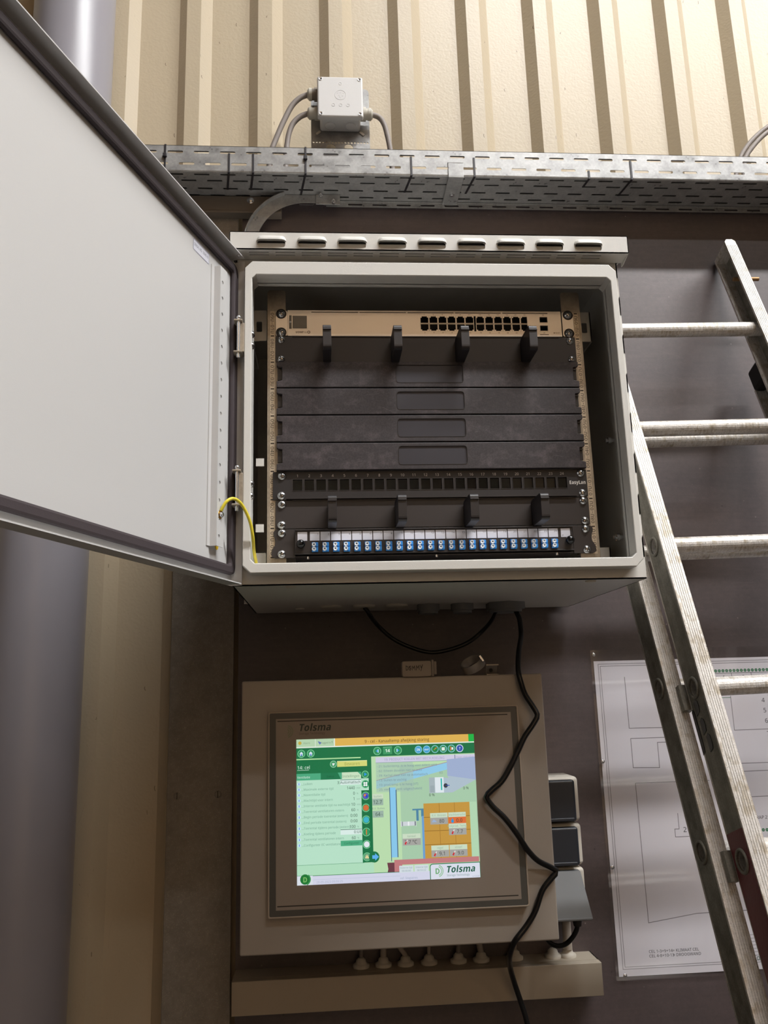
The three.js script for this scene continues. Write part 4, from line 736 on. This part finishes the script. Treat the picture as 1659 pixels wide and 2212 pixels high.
    txt('Storage Technology', 1250, 1140, 22, '#8fa6a8'); txt('v.1.0.54', 1496, 1154, 17, '#a9b4c4', 'center'); txt('28-05-2023 09:55:25', 160, 1148, 24, '#b4bcd0'); txt('ref: Stagiaires', 930, 1146, 24, '#a9b4cc', 'center');
  });
  part(t, 'screen', new THREE.PlaneGeometry(SX[1] - SX[0], SY[1] - SY[0]).translate((SX[0] + SX[1]) / 2, (SY[0] + SY[1]) / 2, Z1 + 0.0005), new THREE.MeshPhysicalMaterial({ color: 0x050505, roughness: 0.25, emissive: 0xffffff, emissiveMap: scr, emissiveIntensity: SCREEN }), 'lit touch screen with ventilation settings');
}
{ // things lying on top of the controller
  const y = -0.175;
  const t = thing('connector_hood', 'grey connector hood marked in pen lying on top of the controller', 'connector', [-0.011, y, -0.195]);
  const pen = canvasTex(512, 224, (g, w, h) => { g.fillStyle = '#a89c8e'; g.fillRect(0, 0, w, h); g.strokeStyle = '#2b2826'; g.lineWidth = 9; g.lineJoin = g.lineCap = 'round';
    const L = [[[70, 70], [70, 130], [96, 122], [106, 96], [92, 74], [66, 68]], [[122, 72], [120, 120], [140, 130], [154, 116], [152, 70], [122, 78], [150, 112]], [[178, 130], [182, 70], [200, 104], [218, 68], [224, 128]], [[248, 130], [252, 66], [272, 102], [292, 64], [298, 126]], [[312, 60], [332, 98], [356, 54], [326, 142]]];
    for (const s of L) { g.beginPath(); s.forEach(([x, yy], i) => (i ? g.lineTo(x, yy) : g.moveTo(x, yy))); g.stroke(); } });
  const hg = flat(ext(rect(-0.0405, 0.0095, y, y + 0.026, 0.004), -0.206, -0.184, 0.0015));
  { const p = hg.attributes.position, uv = hg.attributes.uv; for (let i = 0; i < p.count; i++) uv.setXY(i, (p.getX(i) + 0.0405) / 0.05, (p.getY(i) - y) / 0.026); }
  part(t, 'hood', hg, new THREE.MeshPhysicalMaterial({ map: pen, roughness: 0.55 }));
  part(t, 'connector_face', [rbox(0.0095, 0.0135, y, y + 0.0275, -0.2065, -0.1835, 0.001, 1), rbox(0.0135, 0.0185, y + 0.003, y + 0.025, -0.2035, -0.1865, 0.001, 1)], mat(0x9a8f84, 0.5));
  for (const [dy, dz] of [[0.008, -0.190], [0.020, -0.190]]) part(t, 'contact_slot', box(0.0184, 0.0187, y + dy - 0.003, y + dy + 0.003, dz - 0.006, dz), M.recessShade);
  const c = thing('pipe_clamp_ring', 'tilted shiny metal clamp ring lying on top of the controller', 'clamp', [0.083, y, -0.195]);
  const ring = flat(lathe([[0.0185, -0.007], [0.0205, -0.007], [0.0205, 0.007], [0.0185, 0.007], [0.0185, -0.007]], 36)).rotateX(0.35).rotateZ(0.52);
  part(c, 'ring', ring.translate(0.083, y + 0.0186, -0.2), mat(0xb8b2aa, 0.45, 0.8));
  part(c, 'ring_tab', [rbox(-0.002, 0.002, 0.000, 0.012, -0.006, 0.006, 0.0008, 1).rotateZ(0.6).translate(0.0985, y + 0.0225, -0.187)], M.zinc);
  const k = thing('small_bracket', 'small folded metal bracket leaning by the clamp ring on the controller', 'bracket', [0.114, y, -0.195]);
  part(k, 'bracket', [extX(poly([[0.205, y], [0.203, y], [0.196, y + 0.0165], [0.1975, y + 0.0165]]), 0.1045, 0.1245), box(0.1045, 0.1245, y, y + 0.0012, -0.206, -0.19), box(0.1045, 0.1255, y + 0.0155, y + 0.0175, -0.1985, -0.19)], mat(0x8f8a84, 0.4, 0.8));
  part(k, 'bracket_hole', cylZ(0.1135, y + 0.0075, -0.1992, -0.197, 0.003, 0.003, 14), M.recessShade);
}

// ---------------------------------------------------------------- sockets and trunking
{
  const names = ['topmost of three wall sockets with dark hinged lids beside the controller', 'middle of three wall sockets beside the controller', 'lowest of three wall sockets with a grey angled plug in it'];
  [[-0.4335, -0.357], [-0.5065, -0.4365], [-0.581, -0.51]].forEach(([y0, y1], k) => {
    const t = thing('wall_socket', names[k], 'socket', [0.24, y0, ZW]);
    part(t, 'housing', rbox(0.2005, 0.2815, y0, y1, ZW, -0.302, 0.007, 3), M.socketWhite);
    if (k < 2) { const l = part(t, 'hinged_lid', rbox(0.2065, 0.2715, y0 + 0.002, y1 - 0.004, -0.3025, -0.288, 0.005, 3), M.socketLid); part(l, 'lid_lip', rbox(0.212, 0.266, y0 + 0.003, y0 + 0.009, -0.2885, -0.2845, 0.0018, 2), M.socketLid); }
    else part(t, 'lid_rim', rbox(0.2065, 0.2715, y0 + 0.004, y1 - 0.004, -0.3025, -0.297, 0.003, 2), M.socketLid);
  });
  const p = thing('angled_plug', 'grey angled power plug in the lowest wall socket', 'plug', [0.235, -0.585, -0.297]);
  const hull = (w0, w1, y0, y1, zb, z0, z1, cx) => { const q = [[cx - w0, y0, zb], [cx + w0, y0, zb], [cx + w1, y1, zb], [cx - w1, y1, zb], [cx - w0, y0, z0], [cx + w0, y0, z0], [cx + w1, y1, z1], [cx - w1, y1, z1]], F = [[4, 5, 6, 7], [1, 0, 3, 2], [0, 4, 7, 3], [5, 1, 2, 6], [7, 6, 2, 3], [0, 1, 5, 4]], v = []; for (const [a, b, c, d] of F) for (const i of [a, b, c, a, c, d]) v.push(...q[i]); const g = new THREE.BufferGeometry(); g.setAttribute('position', new THREE.Float32BufferAttribute(v, 3)); g.setAttribute('uv', new THREE.Float32BufferAttribute(new Float32Array(v.length / 3 * 2), 2)); g.computeVertexNormals(); return g; };
  part(p, 'plug_body', hull(0.036, 0.0295, -0.581, -0.512, -0.297, -0.25, -0.283, 0.2385), M.plugGrey);
  part(p, 'plug_lip', rbox(0.2035, 0.2735, -0.5835, -0.579, -0.296, -0.249, 0.0018, 2), M.plugGrey);
  part(p, 'strain_relief', [cylY(0.257, -0.6, -0.583, -0.285, 0.0068, 0.0095, 16)], M.black);
  part(thing('socket_cable', 'short black flex looping from the angled plug under the controller', 'cable', [0.257, -0.6, -0.285]), 'sheath', tube([[0.257, -0.598, -0.285], [0.256, -0.606, -0.288], [0.250, -0.622, -0.298], [0.238, -0.634, -0.305], [0.224, -0.637, -0.31], [0.214, -0.632, -0.318], [0.205, -0.612, -0.325], [0.2, -0.58, -0.33]], 0.0042, 50, 10), M.cableBlack);
  const c = thing('socket_conduit', 'short pale conduit from the lowest socket down into the trunking', 'conduit', [0.254, -0.66, -0.352]);
  part(c, 'tube', cylY(0.2555, -0.655, -0.581, -0.352, 0.0078, 0.0078, 20), M.plastic);
  part(c, 'nut', [cylY(0.2555, -0.602, -0.584, -0.352, 0.0125, 0.0125, 6), cylY(0.2555, -0.605, -0.602, -0.352, 0.0105, 0.0105, 20)], M.brown);
}
{
  const t = thing('wiring_trunking', 'beige grey wiring trunking with cable glands on top under the controller', 'trunking', [0, -0.722, ZW]);
  part(t, 'trunking_body', [box(-0.3335, 0.3025, -0.7185, -0.6715, ZW, -0.325)], M.trunk);
  part(t, 'lid', [rbox(-0.3335, 0.3035, -0.7215, -0.6685, -0.333, -0.3155, 0.0012, 1), box(-0.3335, 0.3035, -0.6715, -0.6685, ZW, -0.333), box(0.3015, 0.3035, -0.7215, -0.6685, ZW, -0.333)], M.trunk);
  const g = lathe([[0.0145, 0], [0.0148, 0.004], [0.012, 0.006], [0.0095, 0.0075], [0.0085, 0.012], [0.0055, 0.0145], [0.0045, 0.0155], [0, 0.0155]], 24);
  const xs = [-0.1134, -0.0741, -0.0349, 0.0065, 0.0591, 0.0996, 0.16, 0.2285, 0.2555];
  for (const x of xs) copyPart(t, 'cable_gland', g, M.socketWhite, [x, -0.6685, x > 0.2 ? -0.356 : -0.358]);
  const run = [[0, 0.0035, 'plain grey'], [1, 0.0055, 'thick beige'], [2, 0.0045, 'kinked pale'], [3, 0.0034, 'thin beige'], [4, 0.0042, 'dark grey'], [5, 0.0055, 'leaning beige'], [6, 0.004, 'grey, behind the black cable,']];
  for (const [i, r, w] of run) {
    const x = xs[i], k = i === 2 ? [[x, -0.654, -0.358], [x - 0.003, -0.648, -0.355], [x - 0.010, -0.638, -0.35], [x - 0.012, -0.630, -0.35], [x - 0.003, -0.606, -0.35], [x, -0.57, -0.35]] : [[x, -0.655, -0.358], [x + (i === 5 ? -0.004 : 0.001), -0.63, -0.357], [x + (i === 5 ? -0.007 : 0.003), -0.59, -0.352], [x + (i === 5 ? -0.008 : 0.004), -0.57, -0.35]];
    part(thing('control_cable', w + ' control cable rising from a trunking gland behind the controller', 'cable', k[0], 'control cables under the controller'), 'sheath', tube(k, r, 30, 10), i === 4 || i === 0 ? M.cableGrey : M.plastic);
  }
}

// ---------------------------------------------------------------- black cables under the cabinet
part(thing('power_cable', 'long black cable winding from the cabinet down across the controller', 'cable', [0.176, -0.06, -0.26]), 'sheath', tube([[0.176, -0.058, -0.260], [0.181, -0.074, -0.252], [0.182, -0.085, -0.25], [0.180, -0.105, -0.24], [0.164, -0.139, -0.2], [0.1569, -0.1714, -0.1798], [0.1590, -0.1898, -0.1747], [0.1651, -0.2092, -0.1762], [0.1774, -0.2307, -0.1747], [0.1825, -0.2440, -0.1716], [0.1753, -0.2562, -0.1706], [0.1590, -0.2767, -0.1701], [0.1467, -0.2981, -0.1701], [0.1324, -0.3226, -0.1701], [0.1150, -0.3471, -0.1701], [0.0977, -0.3604, -0.1701], [0.0890, -0.3696, -0.1701], [0.0967, -0.3829, -0.1701], [0.1171, -0.4033, -0.1701], [0.1355, -0.4279, -0.1701], [0.1518, -0.4534, -0.1721], [0.1692, -0.4718, -0.1788], [0.1917, -0.4841, -0.1828], [0.2004, -0.4902, -0.1828], [0.1927, -0.4984, -0.1828], [0.1753, -0.5167, -0.1828], [0.1600, -0.5494, -0.1828], [0.1447, -0.5699, -0.1828], [0.1242, -0.5913, -0.1818], [0.120, -0.613, -0.2], [0.131, -0.652, -0.26], [0.143, -0.686, -0.29], [0.153, -0.717, -0.295], [0.162, -0.751, -0.295], [0.175, -0.9, -0.3], [0.18, -1.3, -0.32], [0.18, -1.69, -0.33]], 0.0046, 320, 12), M.cableBlack);
part(thing('fibre_cable', 'black cable hanging in a wide loop under the cabinet', 'cable', [0.143, -0.06, -0.26]), 'sheath', tube([[-0.0985, -0.0505, -0.25], [-0.094, -0.055, -0.252], [-0.088, -0.064, -0.26], [-0.069, -0.082, -0.3], [-0.044, -0.104, -0.3], [-0.01, -0.121, -0.3], [0.024, -0.13, -0.3], [0.058, -0.126, -0.3], [0.093, -0.114, -0.3], [0.120, -0.095, -0.3], [0.136, -0.076, -0.28], [0.143, -0.0585, -0.26]], 0.0038, 90, 10), M.cableBlack);

// ---------------------------------------------------------------- site plan behind acrylic
{
  const x0 = 0.347, x1 = 1.19, y0 = -0.7195, y1 = -0.13, pz = ZW;
  const t = thing('site_plan', 'white site plan poster screwed to the board under clear acrylic', 'poster', [0.77, y0, pz]);
  const X0 = x0 + 0.006, X1 = x1 - 0.006, Y0 = y0 + 0.006, Y1 = -0.1515;
  const draw = canvasTex(1680, 1136, (g, w, h) => {
    const X = (x) => (x - X0) / (X1 - X0) * w, Y = (y) => (Y1 - y) / (Y1 - Y0) * h;
    g.fillStyle = '#f0edf4'; g.fillRect(0, 0, w, h);
    g.strokeStyle = '#8f8c92'; g.lineWidth = 2; g.strokeRect(X(X0 + 0.0085), Y(Y1 - 0.006), X(X1 - 0.009) - X(X0 + 0.0085), Y(Y0 + 0.012) - Y(Y1 - 0.006)); g.strokeRect(X(X0 + 0.0125), Y(Y1 - 0.01), X(X1 - 0.013) - X(X0 + 0.0125), Y(Y0 + 0.0155) - Y(Y1 - 0.01));
    const line = (pts, c = '#6f6c72', lw = 2) => { g.strokeStyle = c; g.lineWidth = lw; g.beginPath(); pts.forEach(([a, b], i) => (i ? g.lineTo(X(a), Y(b)) : g.moveTo(X(a), Y(b)))); g.stroke(); };
    const text = (s, x, y, px, al = 'left', c = '#3f3d42') => { g.font = px + 'px sans-serif'; g.fillStyle = c; g.textAlign = al; g.textBaseline = 'middle'; g.fillText(s, X(x), Y(y)); };
    line([[0.412, -0.183], [0.4125, -0.28], [0.5, -0.281]]); line([[0.4135, -0.299], [0.4135, -0.353], [0.465, -0.3545], [0.4655, -0.308], [0.5, -0.308], [0.5, -0.299], [0.4135, -0.299]]);
    line([[0.415, -0.381], [0.56, -0.381]]); line([[0.415, -0.381], [0.4165, -0.626], [0.51, -0.614], [0.7, -0.612]]); line([[0.4915, -0.438], [0.4915, -0.466], [0.483, -0.466], [0.483, -0.48], [0.51, -0.48]]); text('2', 0.499, -0.4675, 26);
    text('CEL 1-3+9+14', 0.412, -0.674, 15); text('= KLIMAAT CEL', 0.4565, -0.674, 15); text('CEL 4-8+10-13', 0.412, -0.6815, 15); text('= DROOGWAND', 0.4565, -0.6815, 15);
    const dots = (x, y, n, dx, dy) => { for (let i = 0; i < n; i++) { g.fillStyle = '#3f7a58'; g.beginPath(); g.arc(X(x + i * dx), Y(y + i * dy), 6, 0, 7); g.fill(); g.fillStyle = '#9fc0ac'; g.beginPath(); g.arc(X(x + i * dx), Y(y + i * dy), 2.2, 0, 7); g.fill(); } };
    dots(0.589, -0.1765, 16, 0.0075, 0); line([[0.588, -0.181], [0.705, -0.181]]);
    ['1', '2', '3'].forEach((s, i) => { line([[0.588 + i * 0.04, -0.181], [0.588 + i * 0.04, -0.2]]); text(s, 0.612 + i * 0.04, -0.19, 24, 'center'); });
    line([[0.621, -0.225], [0.621, -0.29], [0.72, -0.2895]]); line([[0.588, -0.228], [0.621, -0.228]], '#3f7a58');
    ['4', '5', '6', '7', '8', '9', '10', '11', '12', '13', '14'].forEach((s, i) => text(s, 0.686 + i * 0.0008, -0.235 - i * 0.0195 - (i > 2 ? 0.005 : 0), 24, 'center'));
    dots(0.7, -0.226, 14, 0.0004, -0.0075); line([[0.62, -0.352], [0.75, -0.352]]); line([[0.62, -0.367], [0.75, -0.366]]); line([[0.6, -0.414], [0.75, -0.413]]);
    text('TRAP 21 ALS', 0.64, -0.4515, 17); dots(0.64, -0.474, 14, 0.0075, 0);
    line([[0.75, -0.16], [0.75, -0.6], [1.1, -0.6], [1.1, -0.16], [0.75, -0.16]]); line([[0.85, -0.2], [0.85, -0.55]]); line([[0.95, -0.2], [0.95, -0.55]]);
    for (let i = 0; i < 7; i++) line([[0.596, -0.655 - i * 0.0058], [0.632, -0.655 - i * 0.0058]], '#9a98a0', 1.5); line([[0.596, -0.655], [0.596, -0.69]], '#9a98a0', 1.5); line([[0.632, -0.655], [0.632, -0.69]], '#9a98a0', 1.5);
    g.font = 'bold italic 26px sans-serif'; text('Tolsma', 0.607, -0.694, 24, 'left', '#2f5a48');
  });
  part(t, 'paper', new THREE.PlaneGeometry(X1 - X0, Y1 - Y0).translate((X0 + X1) / 2, (Y0 + Y1) / 2, pz + 0.0012), new THREE.MeshPhysicalMaterial({ map: draw, roughness: 0.8 }));
  part(t, 'acrylic_sheet', ext(rect(x0, x1, y0, y1, 0.003), pz + 0.0022, pz + 0.0042), M.acrylic, 'clear acrylic cover sheet');
  const g = lathe([[0, 0.0022], [0.0015, 0.002], [0.0017, 0.0008], [0.003, 0.0014], [0.0036, 0.0006], [0.0038, 0]], 18).rotateX(Math.PI / 2);
  for (const [x, y] of [[0.3535, -0.1385], [0.3545, -0.3395], [0.356, -0.528], [0.3635, -0.711], [0.77, -0.1385], [1.18, -0.1385]]) copyPart(t, 'screw', g, M.zinc, [x, y, pz + 0.0042]);
}

// ---------------------------------------------------------------- extension ladder, leaning on the wall
{
  const K = 0.982, PIT = 0.25 * K, tilt = 0.3405, r0 = [0.38106, 0.02619, -0.09949];   // a rung end on the outer web of the fly section
  const len = (r0[1] + YO) / Math.cos(tilt), foot = [r0[0] + len * 0.0233, -YO, r0[2] + len * Math.sin(tilt)];
  const t = thing('extension_ladder', 'worn aluminium extension ladder leaning on the plywood board', 'ladder', foot);
  t.rotation.set(-tilt, 0, 0.0233);
  base.set(t, [0, 0, 0]);                          // parts below use the ladder's own axes: x across, y along, z out of the rungs' plane
  // channel rail: grooved flanges pointing in, closed on the outside by a web with open rung ends
  const rail = (x, s, zc, y0, y1, D) => [1, -1].map((f) => {
    const w = 0.0245, d = D / 2, pts = [[0, d]];
    for (let i = 0; i < 6; i++) { const a = 0.0022 + i * 0.0036; pts.push([a, d + 0.0006], [a + 0.0014, d + 0.0006], [a + 0.0019, d - 0.0002], [a + 0.0032, d - 0.0002]); }
    pts.push([w, d], [w, d - 0.0045], [0, d - 0.0045]);
    return extY(poly(pts.map(([a, b]) => [x + s * a, -(zc + f * b)])), y0, y1);
  });
  const plate = (x0, x1, q, y0, y1, inset) => {
    const sh = rect(-q.z - q.D / 2 + inset, -q.z + q.D / 2 - inset, y0, y1);
    for (const i of q.rungs) { const c = len + q.up - i * PIT; if (c > y0 + 0.02 && c < y1 - 0.02) sh.holes.push(circ(-q.z, c, 0.0126)); }
    return extX(sh, Math.min(x0, x1), Math.max(x0, x1), 0, 10);
  };
  const sections = [
    { x0: 0, x1: 0.352, z: 0, y0: len - 1.62, y1: len + 0.722 * K, D: 0.056, rungs: [-2, -1, 0, 1, 2, 3, 4, 5], up: 0 },
    { x0: -0.0235, x1: 0.3755, z: -0.0685, y0: 0.001, y1: len + 0.41, D: 0.056, rungs: [-1, 0, 1, 2, 3, 4, 5, 6], up: 0.0243 },
  ];
  sections.forEach((q, k) => {
    for (const s of [1, -1]) {
      const x = s > 0 ? q.x0 : q.x1;
      const rl = part(t, 'rail', rail(x, s, q.z, q.y0, q.y1, q.D), M.alu, k ? 'rail of the rear section' : 'grooved rail of the front section');
      part(rl, 'web', plate(x + s * 0.0001, x + s * 0.0022, q, q.y0, q.y1, 0.0044), M.web, 'dull grey web');
      if (!k && s > 0) {
        part(rl, 'red_paint', plate(x - 0.0005, x, q, q.y0, len - 0.452, 0.003), M.red, 'dark red painted lower length');
        for (const [ya, yb, za, zb] of [[0.272, 0.340, -0.028, -0.019], [0.262, 0.285, -0.014, 0.000], [0.291, 0.315, -0.010, 0.004], [0.316, 0.342, -0.003, 0.010]]) part(rl, 'black_paint', extX(poly([[-za, len - yb], [-zb + 0.002, len - yb + 0.003], [-zb, len - yb + 0.010], [-zb + 0.001, len - ya - 0.004], [-(za + zb) / 2, len - ya], [-za, len - ya - 0.003]]), x - 0.0008, x - 0.0001), M.blackPaint, 'black paint mark');
      }
      for (const i of q.rungs) part(rl, 'rung_flange', new THREE.TorusGeometry(0.0148, 0.0024, 8, 28).rotateY(Math.PI / 2).translate(x - s * 0.0006, len + q.up - i * PIT, q.z), M.web);
      if (k) part(rl, 'end_cap', rbox(Math.min(x, x + s * 0.026), Math.max(x, x + s * 0.026), q.y1 - 0.004, q.y1 + 0.05, q.z - q.D / 2 - 0.002, q.z + q.D / 2, 0.009, 3), M.rubber, 'black rubber end cap');
      else part(rl, 'end_cap', [ext(poly([[0, 0], [0.0245, 0], [0.0245, 0.012], [0.019, 0.020], [0.006, 0.020], [0, 0.014]].map(([a, b]) => [s * a, b])), -q.D / 2, q.D / 2, 0.001).translate(x, q.y1 - 0.002, q.z)], M.alu);
      if (k) part(rl, 'foot', rbox(Math.min(x - s * 0.003, x + s * 0.028), Math.max(x - s * 0.003, x + s * 0.028), 0, 0.06, q.z - 0.032, q.z + 0.032, 0.004, 2), M.rubber);
      if (!k) for (const d of [0.25, 0.492]) part(rl, 'guide_bracket', box(Math.min(x - s * 0.010, x + s * 0.004), Math.max(x - s * 0.010, x + s * 0.004), len - d - 0.02, len - d + 0.02, q.z - 0.044, q.z - 0.0285), M.web);
    }
    for (const i of q.rungs) { // ribbed D-shaped rungs
      const pts = []; for (let a = 0; a < 24; a++) { const th = a / 24 * Math.PI * 2, r = 0.0142 + (Math.sin(th) > 0.6 && a % 2 ? 0.0006 : 0); pts.push([r * Math.cos(th), r * Math.sin(th) * 0.98]); }
      const tubeShape = poly(pts); tubeShape.holes.push(circ(0, 0, 0.0124));
      const g = ext(tubeShape, 0, q.x1 - q.x0 - 0.001, 0, 10).rotateY(Math.PI / 2).rotateX(tilt).translate(q.x0 + 0.0005, len + q.up - i * PIT, q.z);
      part(t, 'rung', g, M.alu);
    }
  });
  part(t, 'stop_pin', [cylX(0.33, 0.385, len + 0.642 * K, 0.004, 0.0042, 0.0042, 14)], mat(0xa8845a, 0.5, 0.4), 'brass stop pin');
}
renderer.render(scene, camera);
